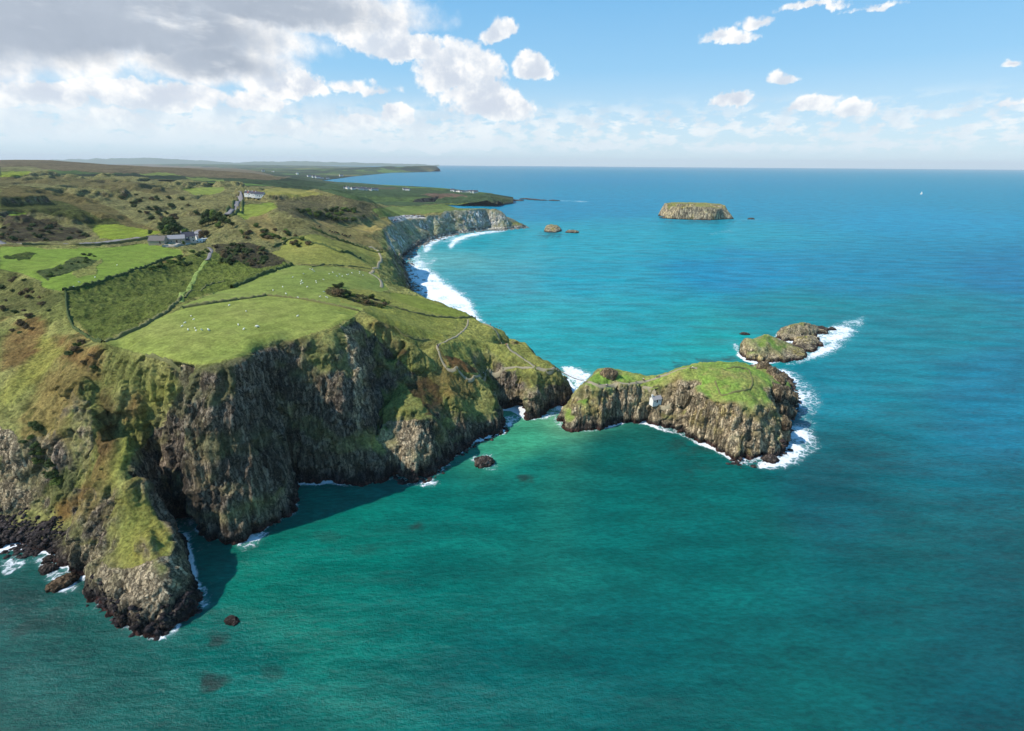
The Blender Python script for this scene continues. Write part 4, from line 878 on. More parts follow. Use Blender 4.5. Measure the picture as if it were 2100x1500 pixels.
VIL3 = [(652,366),(661,367),(645,365),(634,363),(672,367.5),(540,352),(560,353),(700,362),(610,358)]
for k, (lst, lb, gp) in enumerate(((VIL, 'white house in the hamlet among the flat green fields', 'white houses of the hamlet on the plain'), (VIL2, 'white house near the rocky point beyond the bay', 'white houses near the point'), (VIL3, 'white house on the far low coast', 'far white houses'))):
    for px, py in lst:
        p = on(px, py)
        if proto is None: proto = house('village_house', p, .2, 16, 9, 5, 3.6, M_WHITE, M_SLATE, lb, 'house', gp, (-7.,), [('f', -4, 1, 1.2, 1.4), ('f', 4, 1, 1.2, 1.4)], 0.); o = proto
        else: o = copy_tree(proto)
        o.location = p; o.rotation_euler = (0, 0, hr.uniform(-.9, .9)); s = hr.uniform(.8, 1.25)*(1.8 if k == 2 else 1); o.scale = (s, s, s); o['label'] = lb; o['group'] = gp
# island cottage
ic = on(1345, 826)
house('fishing_cottage', (ic[0], ic[1]+1.0, ic[2]+.2), math.radians(20), 6.2, 3.8, 2.3, 1.7, M_WHITE, M_GREYR, 'small white fishing cottage with pale roof on the side of the grassy island', 'cottage', None, (-2.7,), [('f', -1.8, .8, .6, .7), ('f', 1.9, .8, .6, .7)], 0.).scale = (.85, .85, .8)
# ---- cars
def car(p, rz, c, label, group, proto=[None]):
    if proto[0] is None:
        r = empty('parked_car', p, rz); bm = bmesh.new(); prism(bm, [(-2.1,.35),(2.1,.35),(2.15,.8),(1.3,.95),(.7,1.45),(-1.3,1.48),(-2.0,1.0),(-2.15,.7)], -.85, .85); bmesh.ops.bevel(bm, geom=bm.edges[:], offset=.07, segments=2, affect='EDGES'); b = bm_obj('body', bm, paintm(c), r)
        bm = bmesh.new(); prism(bm, [(-1.75,1.0),(1.1,1.0),(.62,1.38),(-1.25,1.41)], -.862, .862); bm_obj('window', bm, M_GLASS, r)
        for x in (-.75, .75):
            for y in (-1.3, 1.3):
                bm = bmesh.new(); bmesh.ops.create_cone(bm, cap_ends=True, segments=14, radius1=.33, radius2=.33, depth=.22, matrix=Matrix.Translation((x, y, .33)) @ Matrix.Rotation(math.pi/2, 4, 'Y')); bm_obj('wheel', bm, M_TYRE, r)
        proto[0] = r; o = r
    else:
        o = copy_tree(proto[0])
    o.location = p; o.rotation_euler = (0, 0, rz); b = [q for q in o.children if q.name.startswith('body')][0]
    if o is not proto[0]:
        b.material_slots[0].link = 'OBJECT'; b.material_slots[0].material = car.mats[c]
    tag(o, label, 'car', group); return o
car.mats = {}
CC = [(212,214,216), (232,232,230), (40,44,50), (120,30,30), (50,70,110), (150,152,156)]
for c in CC: car.mats[c] = paintm(c)
car(on(303, 487.5), 1.25, CC[2], 'dark car on the lane left of the farm', None)
names = {CC[0]: 'silver', CC[1]: 'white', CC[2]: 'black', CC[3]: 'dark red', CC[4]: 'blue', CC[5]: 'grey'}
cr = random.Random(5)
for i in range(46):
    u = i/45; px = 803+u*67+cr.uniform(-1, 1); py = 455.5-11*min(1, u*2.4)+u*2.0-cr.choice((0, 1.2, 2.4)); c = cr.choice(CC)
    car(on(px, py), cr.uniform(1.0, 1.8), c, names[c]+' car among those parked on the pale gravel above the bay cliff', 'cars parked above the bay cliff')
# ---- ribbons draped on the ground
def spline(P, st):
    out = []
    for i in range(len(P)-1):
        p0 = P[max(i-1, 0)]; p1 = P[i]; p2 = P[i+1]; p3 = P[min(i+2, len(P)-1)]; n = max(1, int(math.dist(p1, p2)/st))
        for k in range(n):
            t = k/n; out.append(tuple(.5*((2*p1[j])+(-p0[j]+p2[j])*t+(2*p0[j]-5*p1[j]+4*p2[j]-p3[j])*t*t+(-p0[j]+3*p1[j]-3*p2[j]+p3[j])*t**3) for j in (0, 1)))
    out.append(tuple(P[-1][:2])); return out
def track(s, st=1.5, minz=None):
    P = []
    for t in s.split():
        a = t.split(','); p = hit(float(a[0]), float(a[1])); P.append((p.x, p.y))
    return spline(P, st)
def ribbon(name, s, w, mat, kind=None, label=None, cat=None, lift=.14, st=1.5, group=None):
    L = track(s, st); V = []; n = len(L); zc = []
    rows = []
    for i, (x, y) in enumerate(L):
        a = L[max(i-1, 0)]; b = L[min(i+1, n-1)]; d = Vector((b[0]-a[0], b[1]-a[1])).normalized(); nx, ny = -d.y, d.x
        rows.append([(x+nx*w*q, y+ny*w*q, gz(x+nx*w*q, y+ny*w*q)) for q in (-.5, -.17, .17, .5)])
    Z = np.array([[p[2] for p in r] for r in rows]); Zs = Z.copy()
    for i in range(n): Zs[i] = np.maximum(Z[i], Z[max(0, i-2):i+3].mean(0))
    V = np.array([[(p[0], p[1], Zs[i, j]+lift) for j, p in enumerate(r)] for i, r in enumerate(rows)]).reshape(-1, 3)
    # an edge skirt gives the strip thickness
    V = V.reshape(n, 4, 3); E = np.concatenate([V[:, :1]-[0, 0, .5], V, V[:, 3:]-[0, 0, .5]], 1)
    m = mesh_np(name, E.reshape(-1, 3), grid_faces(n, 6)[:, ::-1]); m.shade_smooth(); return link(name, m, mat, kind, label, cat, group)
def wall_line(name, s, w, h, mat, label, cat, st=1.2, rough=.55, seed=1, group=None):
    L = track(s, st); n = len(L); r = random.Random(seed); R_ = []
    for i, (x, y) in enumerate(L):
        a = L[max(i-1, 0)]; b = L[min(i+1, n-1)]; d = Vector((b[0]-a[0], b[1]-a[1])).normalized(); nx, ny = -d.y, d.x; z = gz(x, y); hh = h*r.uniform(1-rough, 1+rough); ww = w*r.uniform(1-rough*.6, 1+rough*.6)
        R_.append([(x+nx*ww*q, y+ny*ww*q, z+k*hh-(.8 if k == 0 else 0)) for q, k in ((-.6, 0), (-.5, .6), (-.25, 1), (.25, 1), (.5, .6), (.6, 0))])
    V = np.array(R_).reshape(-1, 3); m = mesh_np(name, V, grid_faces(n, 6)[:, ::-1])
    return tag(link(name, m, mat), label, cat, group)
ribbon('road', '-40,499 0,499.5 60,500 120,500 180,499.5 230,496 270,490.5 305,487 345,483.5 372,486 392,480 408,472', 5.5, M_ASPH, 'structure', lift=.25, st=3)
ribbon('road', '462,442 472,433 484,420 494,409 492,403 486,398', 8, M_ASPH, 'structure', lift=.5, st=5)
ribbon('lane', '428,508 434,515 430,524 423,534', 2.6, M_ASPH, 'structure')
ribbon('grass_track', '423,535 412,552 398,575 384,598 370,620', 3., solid('mown_grass', C(120,136,66), scale=1.), 'structure', lift=.08)
ribbon('yard', '335,503 350,501 368,500 378,497', 12, M_CONC, 'structure', lift=.12, st=3)
ribbon('footpath', '757,508 768,511 778,521 782,533 776,545 766,554 759,561 770,567 779,574 783,583 782,590', 2.2, M_GRAVEL, 'structure', st=2)
ribbon('footpath', '960,656 956,672 940,687 918,698 897,708 900,722 908,745 922,762 945,770 972,773 996,768 1006,765', 1.0, M_GRAVEL, 'structure', st=1)
ribbon('footpath', '990,664 1014,676 1022,688 1030,703 1044,715 1060,727 1078,740 1096,752 1106,757 1128,760 1148,762', 1.4, M_GRAVEL, 'structure', st=1)
ribbon('footpath', '1006,763 1030,756 1060,753 1095,755', 1.0, M_GRAVEL, 'structure', st=1)
ribbon('footpath', '1205,784 1222,789 1237,794 1262,792 1291,788 1318,784 1345,777 1362,770 1385,762 1402,756 1430,756', 1.6, M_GRAVEL, 'structure', st=1)
ribbon('footpath', '1318,792 1332,802 1345,808', .9, M_GRAVEL, 'structure', st=.8)
ribbon('footpath', '1350,829 1362,840 1374,850', .8, M_GRAVEL, 'structure', st=.8)
WL = [('375,633 400,628 440,622 490,615 520,611 545,607', 1.6, 1.1, 'long low earth bank with dark shaded side across the top of the clifftop field'),
 ('548,607 600,612 650,620 700,630 735,638', .8, .9, 'thin field wall running toward the cliff corner'), ('476,592 510,577 548,560 600,544', 1.6, 1.6, 'hedge bank between the upper pasture and the scrub hollow'),
 ('215,703 250,690 290,672 325,652 350,632 372,612', 1.5, 1.1, 'curving bank along the left side of the clifftop field'), ('300,729 330,737 350,743 372,757', .9, 1.0, 'short broken stone wall at the near tip of the clifftop field'),
 ('130,597 180,586 230,571 270,556 310,544 340,533 372,524', 1.3, 1.4, 'hedge along the lower edge of the bright upper field'), ('135,600 137,630 145,660 165,683 210,702', .9, 1.1, 'fence line hedge down the left edge of the rough hollow'),
 ('640,548 700,546 760,552 778,562', .8, .8, 'low field wall between olive pasture and the grazed field'), ('560,508 600,490 650,500 700,518 740,530', 1.6, 1.6, 'hedge climbing across the olive pasture'),
 ('740,612 790,625 840,640 890,650 930,653 975,654', 1., 1.0, 'stone wall above the seaward slope leading to the footpath'), ('810,672 830,690 850,697 880,697', .6, .7, 'low broken wall on the slope above the shaded gully'),
 ('640,470 690,490 740,508 785,518', 2.2, 1.8, 'hedge along the lower side of the pale pasture strip'), ('380,612 420,590 460,578', .8, .8, 'curved earth bank in the hollow below the scrub'),
 ('1467,783 1472,797 1479,811 1497,807 1514,804 1530,800 1540,795 1543,784 1540,772 1531,758 1512,754 1490,757', .7, .55, 'old low turf wall enclosing the top of the grassy island'),
 ('1334,806 1344,803 1354,807', .5, .9, 'little curved stone wall behind the island cottage'),
 ('455,444 466,433 478,421 488,408', 2.5, 2.2, 'dark hedge along the near side of the climbing road'), ('500,412 497,420 486,434 472,446', 2.2, 2., 'hedge along the right side of the climbing road')]
for i, (s, w, h, lb) in enumerate(WL):
    dark = 'hedge' in lb; wall_line('hedge' if dark else 'stone_wall', s, w, h, M_HEDGE if dark else M_WALLT, lb, 'hedge' if dark else 'wall', seed=i, st=1.2 if i < 16 and 'climb' not in lb else 2.)
wall_line('retaining_wall', '46,503 100,503.5 160,503.5 210,502 250,499 285,493.5 310,489.5', .8, 2.0, M_WALLT, 'long stone retaining wall carrying the lane above the bright field', 'wall', st=2., rough=.08)
wall_line('yard_wall', '333,507 345,506 352,506.5 364,506.5 374,501', .5, 1.8, M_CONC, 'pale concrete yard wall in front of the farm', 'wall', st=1., rough=.03)
# ---- rope bridge
a = hit(1150, 763); b = hit(1206, 785); a = Vector((a.x, a.y, gz(a.x, a.y)+.4)); b = Vector((b.x, b.y, gz(b.x, b.y)+.4))
rb = empty('rope_bridge', (a+b)/2, 0, 'narrow rope footbridge slung across the gap between the headland and the grassy island', 'bridge')
dv = (b-a); side = Vector((-dv.y, dv.x, 0)).normalized()
def sag(t, off, up): return a+dv*t+side*off+Vector((0, 0, up-1.6*4*t*(1-t)*.6))-rb.location
def tube(bm, P, r, n=5):
    rings = []
    for i, p in enumerate(P):
        d = (P[min(i+1, len(P)-1)]-P[max(i-1, 0)]).normalized(); u = d.cross(Vector((0, 0, 1))).normalized(); w = u.cross(d)
        rings.append([bm.verts.new(p+(u*math.cos(q*2*math.pi/n)+w*math.sin(q*2*math.pi/n))*r) for q in range(n)])
    for r1, r2 in zip(rings[:-1], rings[1:]):
        for q in range(n): bm.faces.new([r1[q], r1[(q+1) % n], r2[(q+1) % n], r2[q]])
bm = bmesh.new()
for k in range(40):
    c0 = sag(k/40, -.45, 0); c1 = sag(k/40, .45, 0); c2 = sag((k+.8)/40, .45, 0); c3 = sag((k+.8)/40, -.45, 0); q = [bm.verts.new(v) for v in (c0, c1, c2, c3)]; q2 = [bm.verts.new(v-Vector((0, 0, .06))) for v in (c0, c1, c2, c3)]
    bm.faces.new(q); bm.faces.new(q2[::-1])
bm_obj('deck', bm, M_WOOD, rb)
for sg in (-1, 1):
    bm = bmesh.new(); tube(bm, [sag(k/24, sg*.55, 1.15) for k in range(25)], .05)
    for k in range(1, 24): tube(bm, [sag(k/24, sg*.55, 1.15), sag(k/24, sg*.45, 0)], .02, 3)
    bm_obj('hand_rope', bm, M_ROPE, rb)
# ---- trees and shrubs
def leaf_mat(name, c):
    m, t, b = mat_new(name, .8, .2); oi = t.n.new('ShaderNodeObjectInfo'); co = t.n.new('ShaderNodeTexCoord').outputs['Object']; n = t.noise(co, .9, 4, .6)
    k = t.m('ADD', t.m('MULTIPLY', n, .9), t.m('MULTIPLY', oi.outputs['Random'], .5)); t.l.new(t.v('MULTIPLY', tuple(c), t.m('ADD', .35, k)), b.inputs['Base Color'])
    return m
LEAF = [leaf_mat('leaves_dark', C(62,76,36)), leaf_mat('leaves_green', C(90,108,44)), leaf_mat('leaves_brown', C(96,80,52)), leaf_mat('leaves_gorse', C(76,90,36))]
def crown_mesh(seed, h, r, n, leaf, mat, base=0.):
    g = random.Random(seed); V = []; Fs = []
    lobes = [(g.uniform(-.5, .5)*r, g.uniform(-.5, .5)*r, base+h*g.uniform(.3, .8), g.uniform(.4, .65)*r) for _ in range(9)]
    for i in range(n):
        cx, cy, cz, cr_ = g.choice(lobes); d = Vector((g.gauss(0, 1), g.gauss(0, 1), g.gauss(0, 1))).normalized(); rr = cr_*g.uniform(.6, 1.05)
        p = Vector((cx, cy, cz))+Vector((d.x*rr, d.y*rr, d.z*rr*.75*h/(2*r)*1.3))
        if p.z < base+.05*h: p.z = base+.05*h+g.uniform(0, .1)*h
        nrm = (d+Vector((g.uniform(-.6, .6), g.uniform(-.6, .6), g.uniform(-.3, .8)))).normalized(); u = nrm.orthogonal().normalized(); w = nrm.cross(u); s = leaf*g.uniform(.6, 1.3); k = len(V)
        V += [p+u*s, p+w*s, p-u*s*.9, p-w*s*.8]; Fs.append((k, k+1, k+2, k+3))
    me = bpy.data.meshes.new('crown'); me.from_pydata([tuple(v) for v in V], [], Fs); me.materials.append(mat); return me
def trunk_mesh(seed, h, r):
    g = random.Random(seed); bm = bmesh.new()
    def limb(p, d, L, r0, n=5):
        rings = []
        for i in range(n+1):
            q = p+d*L*i/n+Vector((g.uniform(-.1, .1), g.uniform(-.1, .1), 0))*i/n; rr = r0*(1-.7*i/n); rings.append([bm.verts.new(q+Vector((math.cos(a_*math.pi/3)*rr, math.sin(a_*math.pi/3)*rr, 0))) for a_ in range(6)])
        for r1, r2 in zip(rings[:-1], rings[1:]):
            for a_ in range(6): bm.faces.new([r1[a_], r1[(a_+1) % 6], r2[(a_+1) % 6], r2[a_]])
    limb(Vector((0, 0, -.5)), Vector((0, 0, 1)), h, r)
    for k in range(5):
        an = k*1.3+g.random(); limb(Vector((0, 0, h*.35+k*h*.1)), Vector((math.cos(an), math.sin(an), .8)).normalized(), h*.4, r*.45, 3)
    me = bpy.data.meshes.new('trunk'); bm.to_mesh(me); bm.free(); me.materials.append(M_BARK); return me
TREES = []
for k in range(4):
    r = empty('broadleaf_tree', (0, 0, 0)); h = (9, 8, 7.5, 10)[k]
    for nm, me in (('trunk', trunk_mesh(k, h*.75, .28)), ('crown', crown_mesh(20+k, h*.8, h*.42, 1500, .38, LEAF[(0, 1, 2, 0)[k]], h*.18))):
        o = bpy.data.objects.new(nm, me); S.collection.objects.link(o); o.parent = r
    TREES.append(r)
used = set()
def plant(P_, idx, p, s, rz, label, cat, group):
    o = P_[idx] if (id(P_), idx) not in used else copy_tree(P_[idx]); used.add((id(P_), idx))
    o.location = p; o.scale = (s, s, s*random.uniform(.85, 1.15)); o.rotation_euler = (0, 0, rz); tag(o, label, cat, group); return o
tr = random.Random(11)
for i, (px, py, s) in enumerate([(333,478,1.0),(338,474,1.2),(344,471,1.3),(350,470,1.35),(356,471,1.3),(361,474,1.15),(352,477,1.1),(343,478,1.1),(366,479,1.),(358,480,1.),(374,481,.9),(380,482,.95),(347,465,1.2),(354,464,1.1),(370,475,.9),(337,482,.7),(349,484,.6)]):
    plant(TREES, (0, 3, 0, 1)[i % 4], hit(px, py+2), s, tr.uniform(0, 6), 'dark leafy tree in the grove behind the farm buildings', 'tree', 'grove behind the farm')
for i, (px, py, s) in enumerate([(420,452,.9),(426,449,1.1),(433,447,1.2),(440,449,1.2),(447,452,1.2),(452,456,1.2),(445,459,1.1),(436,457,1.1),(428,458,1.),(422,461,.9),(456,460,.9),(461,456,.9),(415,463,.8),(470,462,.8),(478,466,.7),(450,466,.8)]):
    plant(TREES, (0, 0, 3, 1)[i % 4], hit(px, py+2), s, tr.uniform(0, 6), 'dark round tree in the wood beside the foot of the climbing road', 'tree', 'wood beside the climbing road')
for px, py, s, k, lb in [(418,490,1.15,2,'brownish leaved tree beside the white caravan'),(424,487,1.,2,'brown tree right of the small white shed'),(447,469,.8,1,'isolated pale green round tree below the wood'),(378,503,.45,1,'small bushy tree in front of the stone barn'),(310,483,.6,0,'small dark tree beside the lane before the farm')]:
    plant(TREES, k, hit(px, py), s, tr.uniform(0, 6), lb, 'tree', None)
BUSH = []
for k in range(4):
    o = bpy.data.objects.new('shrub', crown_mesh(40+k, 1.9, 1.7, 900, .17, LEAF[(0, 3, 2, 1)[k]])); S.collection.objects.link(o); BUSH.append(o)
sr = random.Random(21)
def scatter(poly, n, smin, smax, kinds, label, group):
    P_ = [tuple(float(v) for v in t.split(',')) for t in poly.split()]; A = np.array(P_); k = 0; tries = 0
    while k < n and tries < n*30:
        tries += 1; x = sr.uniform(A[:, 0].min(), A[:, 0].max()); y = sr.uniform(A[:, 1].min(), A[:, 1].max())
        if not inpoly(np.array([x]), np.array([y]), P_)[0]: continue
        plant(BUSH, sr.choice(kinds), hit(x, y)-Vector((0, 0, .2)), sr.uniform(smin, smax), sr.uniform(0, 6), label, 'shrub', group); k += 1
for poly, n, a0, a1, kk, lb in [
 ('440,505 490,500 540,512 560,530 540,548 500,552 460,540', 46, .9, 2.0, (0,0,2), 'dark scrub bush in the hollow right of the farm lane'),
 ('385,515 430,508 425,530 400,545 330,548 300,556', 30, .6, 1.4, (0,1,3), 'green thicket bush on the bank below the bright field'),
 ('672,590 700,588 716,604 760,610 800,622 780,632 715,616', 22, .6, 1.5, (0,2,3), 'bush on the knoll inside the grazed field'),
 ('690,598 712,596 714,606 694,607', 5, 1.6, 2.2, (0,0,2), 'large dark bush on the grassy knoll'),
 ('480,470 560,462 600,480 640,500 620,510 560,498 500,490', 34, .9, 2.2, (0,2,3), 'bush among the scrub above the hollow'),
 ('600,430 700,425 760,440 740,458 650,450', 40, 1.2, 3.0, (0,0,3), 'dark shrub under the cliffed hill'),
 ('0,450 60,446 160,470 190,492 60,496 0,494', 34, .9, 2.3, (0,2,0), 'brown scrub bush on the bluff above the lane'),
 ('240,395 380,410 420,440 330,465 260,430', 34, 1.4, 3.4, (0,2,0), 'heath shrub on the shaded hillside'),
 ('190,505 205,528 165,548 100,570 90,562 150,540', 14, .5, 1.2, (0,3,1), 'bush on the rocky outcrop in the bright field'),
 ('0,560 70,572 110,640 40,700 0,660', 26, .5, 1.3, (0,2,2), 'dark bush on the steep bluff below the bright field'),
 ('30,850 80,870 110,960 130,1000 60,960', 14, .7, 1.6, (0,1,0), 'green bush clinging to the sea cliff'),
 ('160,700 210,715 220,760 160,760 100,720', 10, .5, 1.2, (0,2,1), 'dark bush at the head of the bracken slope')]:
    scatter(poly, n, a0, a1, kk, lb, lb.split(' on ')[0].split(' in ')[0]+'es '+lb.split('bush')[-1].split('shrub')[-1].strip() if False else 'shrubs: '+lb)
# ---- skinned figures
def skin(name, verts, edges, radii, mat, sub=1):
    me = bpy.data.meshes.new(name); me.from_pydata(verts, edges, []); o = bpy.data.objects.new(name, me); S.collection.objects.link(o)
    md = o.modifiers.new('s', 'SKIN'); md.use_smooth_shade = True
    for i, r in enumerate(radii): me.skin_vertices[0].data[i].radius = (r, r)
    me.skin_vertices[0].data[0].use_root = True
    if sub: o.modifiers.new('u', 'SUBSURF').levels = sub
    bpy.context.view_layer.update(); e = o.evaluated_get(bpy.context.evaluated_depsgraph_get()); m2 = bpy.data.meshes.new_from_object(e); m2.name = name; bpy.data.objects.remove(o); m2.materials.clear(); m2.materials.append(mat); return m2
body = skin('person', [(0,0,.95),(0,0,1.2),(0,.01,1.42),(0,.02,1.52),(0,.02,1.66),(.1,0,.88),(.12,.06,.5),(.13,-.02,.08),(.13,.1,.04),(-.1,0,.88),(-.12,-.08,.5),(-.13,-.14,.08),(-.13,-.02,.04),(.2,0,1.4),(.27,-.02,1.12),(.28,.1,.88),(-.2,0,1.4),(-.27,-.02,1.12),(-.28,.1,.88)],
  [(0,1),(1,2),(2,3),(3,4),(0,5),(5,6),(6,7),(7,8),(0,9),(9,10),(10,11),(11,12),(2,13),(13,14),(14,15),(2,16),(16,17),(17,18)], [.15,.15,.14,.06,.11,.1,.075,.05,.045,.1,.075,.05,.045,.07,.055,.04,.07,.055,.04], M_SKIN)
def jacket(c, nm): return skin('jacket', [(0,0,.92),(0,0,1.2),(0,.01,1.42),(.2,0,1.4),(.27,-.02,1.12),(.28,.08,.93),(-.2,0,1.4),(-.27,-.02,1.12),(-.28,.08,.93)], [(0,1),(1,2),(2,3),(3,4),(4,5),(2,6),(6,7),(7,8)], [.185,.185,.165,.095,.08,.065,.095,.08,.065], solid('cloth_'+nm, C(*c), var=.1))
trs = skin('trousers', [(0,0,.92),(.1,0,.86),(.12,.06,.5),(.13,-.02,.12),(-.1,0,.86),(-.12,-.08,.5),(-.13,-.14,.12)], [(0,1),(1,2),(2,3),(0,4),(4,5),(5,6)], [.165,.115,.095,.075,.115,.095,.075], solid('cloth_trousers', C(44,46,60), var=.1))
JK = [(jacket(c, n), n) for c, n in (((176,40,40), 'red'), ((40,60,120), 'blue'), ((34,34,38), 'black'), ((220,218,210), 'white'))]
PEOPLE = [(1006,668,0,'at the clifftop viewpoint'),(1019,672,2,'at the clifftop viewpoint'),(1024,674,1,'at the clifftop viewpoint'),(1029,676,2,'at the clifftop viewpoint'),(897,711,2,'at the bend of the lower path'),(899,714,1,'at the bend of the lower path'),(1038,710,0,'on the path down to the bridge'),(1098,753,2,'near the bridge steps'),(992,768,3,'on the lower stairs'),
 (1141,761,3,'at the mainland end of the bridge'),(1228,790,2,'on the island path near the boulder'),(1243,793,3,'on the island path below the boulder'),(1246,793,1,'on the island path below the boulder'),(1290,788,2,'midway along the island path'),(1304,786,1,'midway along the island path'),(1319,781,3,'on the island path above the cottage'),(1321,783,0,'on the island path above the cottage'),(1347,776,2,'at the saddle of the island'),(1351,775,1,'at the saddle of the island'),(1415,757,2,'on top of the island'),(1420,757,3,'on top of the island')]
pr = random.Random(4); first = None
for px, py, j, where in PEOPLE:
    if first is None: o = bpy.data.objects.new('person', body); S.collection.objects.link(o); first = o
    else: o = first.copy(); S.collection.objects.link(o)
    o.location = hit(px, py); o.rotation_euler = (0, 0, pr.uniform(0, 6.28)); tag(o, 'walker in a %s jacket and dark trousers %s' % (JK[j][1], where), 'person', 'walkers on the paths')
    for nm, me in (('jacket', JK[j][0]), ('trousers', trs)):
        q = bpy.data.objects.new(nm, me); S.collection.objects.link(q); q.parent = o
sheep = skin('sheep', [(0,-.45,.62),(0,0,.64),(0,.4,.64),(0,.6,.8),(0,.85,.78),(.14,-.4,.35),(.14,-.42,.03),(-.14,-.4,.35),(-.14,-.42,.03),(.14,.35,.35),(.14,.36,.03),(-.14,.35,.35),(-.14,.36,.03)], [(0,1),(1,2),(2,3),(3,4),(0,5),(5,6),(0,7),(7,8),(2,9),(9,10),(2,11),(11,12)], [.27,.32,.27,.14,.09]+[.06,.04]*4, M_WOOL)
SHEEP = [(z[0], z[1], 'white sheep grazing on the big clifftop field', 'sheep on the clifftop field') for z in [(392,650),(397,657),(379,664),(373,671),(386,678),(400,675),(402,680),(414,678),(428,678),(429,679),(489,668),(500,677),(525,671),(527,672),(530,671),(470,628),(505,640),(610,650)]]
SHEEP += [(z[0], z[1], 'white sheep in the loose flock on the upper grazed field', 'sheep on the upper field') for z in [(640,554),(642,556),(645,558),(636,553),(623,563),(619,577),(618,580),(620,582),(617,584),(648,578),(649,581),(664,575),(690,567),(692,568),(697,564),(702,568),(712,565),(715,564),(722,561),(737,562),(738,559),(665,600),(656,610),(670,611),(672,612),(630,590),(580,590),(560,597),(612,612),(600,570),(675,563),(683,560),(745,566),(587,604)]]
SHEEP += [(z[0], z[1], 'sheep in the bright upper field near the farm', 'sheep near the farm') for z in [(163,580),(195,570),(240,545),(150,590)]]
first = None
for px, py, lb, gp in SHEEP:
    if first is None: o = bpy.data.objects.new('sheep', sheep); S.collection.objects.link(o); first = o
    else: o = first.copy(); S.collection.objects.link(o)
    p = hit(px, py); o.location = p-Vector((0, 0, .05)); o.rotation_euler = (0, 0, pr.uniform(0, 6.28)); s = .92; o.scale = (s, s, s); tag(o, lb, 'sheep', gp)
for px, py in [(676,476),(681,478),(686,479),(690,479),(694,480),(702,483),(706,485),(711,486),(716,487),(719,485),(655,467)]:
    o = first.copy(); o.name = 'cow'
    if 'cowm' not in globals(): cowm = sheep.copy(); cowm.name = 'cow'; cowm.materials.clear(); cowm.materials.append(M_COW)
    o.data = cowm; S.collection.objects.link(o); o.location = hit(px, py); o.scale = (2, 2.2, 2.1); o.rotation_euler = (0, 0, pr.uniform(0, 6)); tag(o, 'dark cow grazing on the pale pasture strip', 'cow', 'cows on the pale pasture')
# ---- sailing boat
p = hit(1889, 399); sb = empty('sailing_boat', (p.x, p.y, 0), .4, 'small white sailing boat far out at sea', 'boat')
bm = bmesh.new(); sec = []
for y, w, d in ((-5, 1.2, .9), (-3, 1.6, .7), (0, 1.8, .6), (3, 1.2, .7), (5.5, .08, .9)): sec.append([bm.verts.new(v) for v in ((-w, y, 1.1), (-w*.8, y, .2), (0, y, -.5*d), (w*.8, y, .2), (w, y, 1.1))])
for s1, s2 in zip(sec[:-1], sec[1:]):
    for k in range(4): bm.faces.new([s1[k], s1[k+1], s2[k+1], s2[k]])
    bm.faces.new([s1[0], s2[0], s2[4], s1[4]])
bm.faces.new(sec[0]); bm_obj('hull', bm, M_WHITE, sb)
bm = bmesh.new(); tube(bm, [Vector((0, .5, 1)), Vector((0, .51, 15))], .1); bm_obj('mast', bm, M_METAL, sb)
for nm, T_ in (('mainsail', ((.05, .3, 2.2), (.8, -4.6, 2.4), (.1, .3, 14.6))), ('jib', ((.05, 5.2, 1.6), (.9, .9, 1.9), (.1, .7, 12.6)))):
    bm = bmesh.new(); a_, b_, c_ = [Vector(v) for v in T_]; N_ = 8; G_ = {}
    for i in range(N_+1):
        for j in range(N_+1-i):
            u, v = i/N_, j/N_; q = a_*(1-u-v)+b_*u+c_*v; q.x += 1.2*u*(1-u-v)*2; G_[i, j] = bm.verts.new(q)
    for i in range(N_):
        for j in range(N_-i):
            bm.faces.new([G_[i, j], G_[i+1, j], G_[i, j+1]])
            if i+j < N_-1: bm.faces.new([G_[i+1, j], G_[i+1, j+1], G_[i, j+1]])
    o = bm_obj(nm, bm, M_WHITE, sb); o.modifiers.new('t', 'SOLIDIFY').thickness = .04
# ---- rocks standing in the water
M_ROCK = LAND
def rock(name, px, py, sx, sy, sz, seed, label, cat='rock', group=None, rz=0., sink=.35, tint=(96,84,76), wet=.8, loc=None, sub=5, lk=True):
    bm = bmesh.new(); bmesh.ops.create_icosphere(bm, subdivisions=sub, radius=1); me = bpy.data.meshes.new(name); bm.to_mesh(me); bm.free()
    V = np.empty(len(me.vertices)*3, np.float32); me.vertices.foreach_get('co', V); V = V.reshape(-1, 3); s = seed*7.3
    n = V/np.linalg.norm(V, axis=1, keepdims=True); d = .34*fbm(V[:, 0]*1.3+s, V[:, 1]*1.3, V[:, 2]*1.3, 3, 201)+.22*ridged(V[:, 0]*2.6+s, V[:, 1]*2.6, V[:, 2]*1.2, 3, 202)+.08*fbm(V[:, 0]*8+s, V[:, 1]*8, V[:, 2]*8, 2, 203)
    V = n*(1+d)[:, None]*np.array([sx, sy, sz], np.float32); V[:, 2] += sz*sink*.2
    me.vertices.foreach_set('co', V.ravel()); me.update(); x, y, z = V.T
    c = np.tile(C(*tint), (len(V), 1))*(1+.4*fbm(x/1.5+s, y/1.5, z/1.5, 3, 204))[:, None]; c = mixc(c, C(50,38,36), sst(1.6, .3, z)*wet)
    setcol(me, np.clip(c, .004, 1)); setcol(me, np.tile(np.array([1., 0, 0]), (len(V), 1)), 'Msk'); me.shade_smooth(); me.materials.append(LAND)
    o = bpy.data.objects.new(name, me)
    if lk: S.collection.objects.link(o)
    p = loc or PZ(px, py); o.location = (p[0], p[1], p[2] if loc else 0); o.rotation_euler = (0, 0, rz); tag(o, label, cat, group); return o
rock('sea_rock', 993, 951, 4.6, 3.4, 2.6, 1, 'dark wave washed rock alone in the green bay below the stack', rz=.6)
rock('sea_rock', 982, 943, 2.2, 1.5, 1.1, 12, 'small low rock awash beside the larger rock in the green bay', rz=.2)
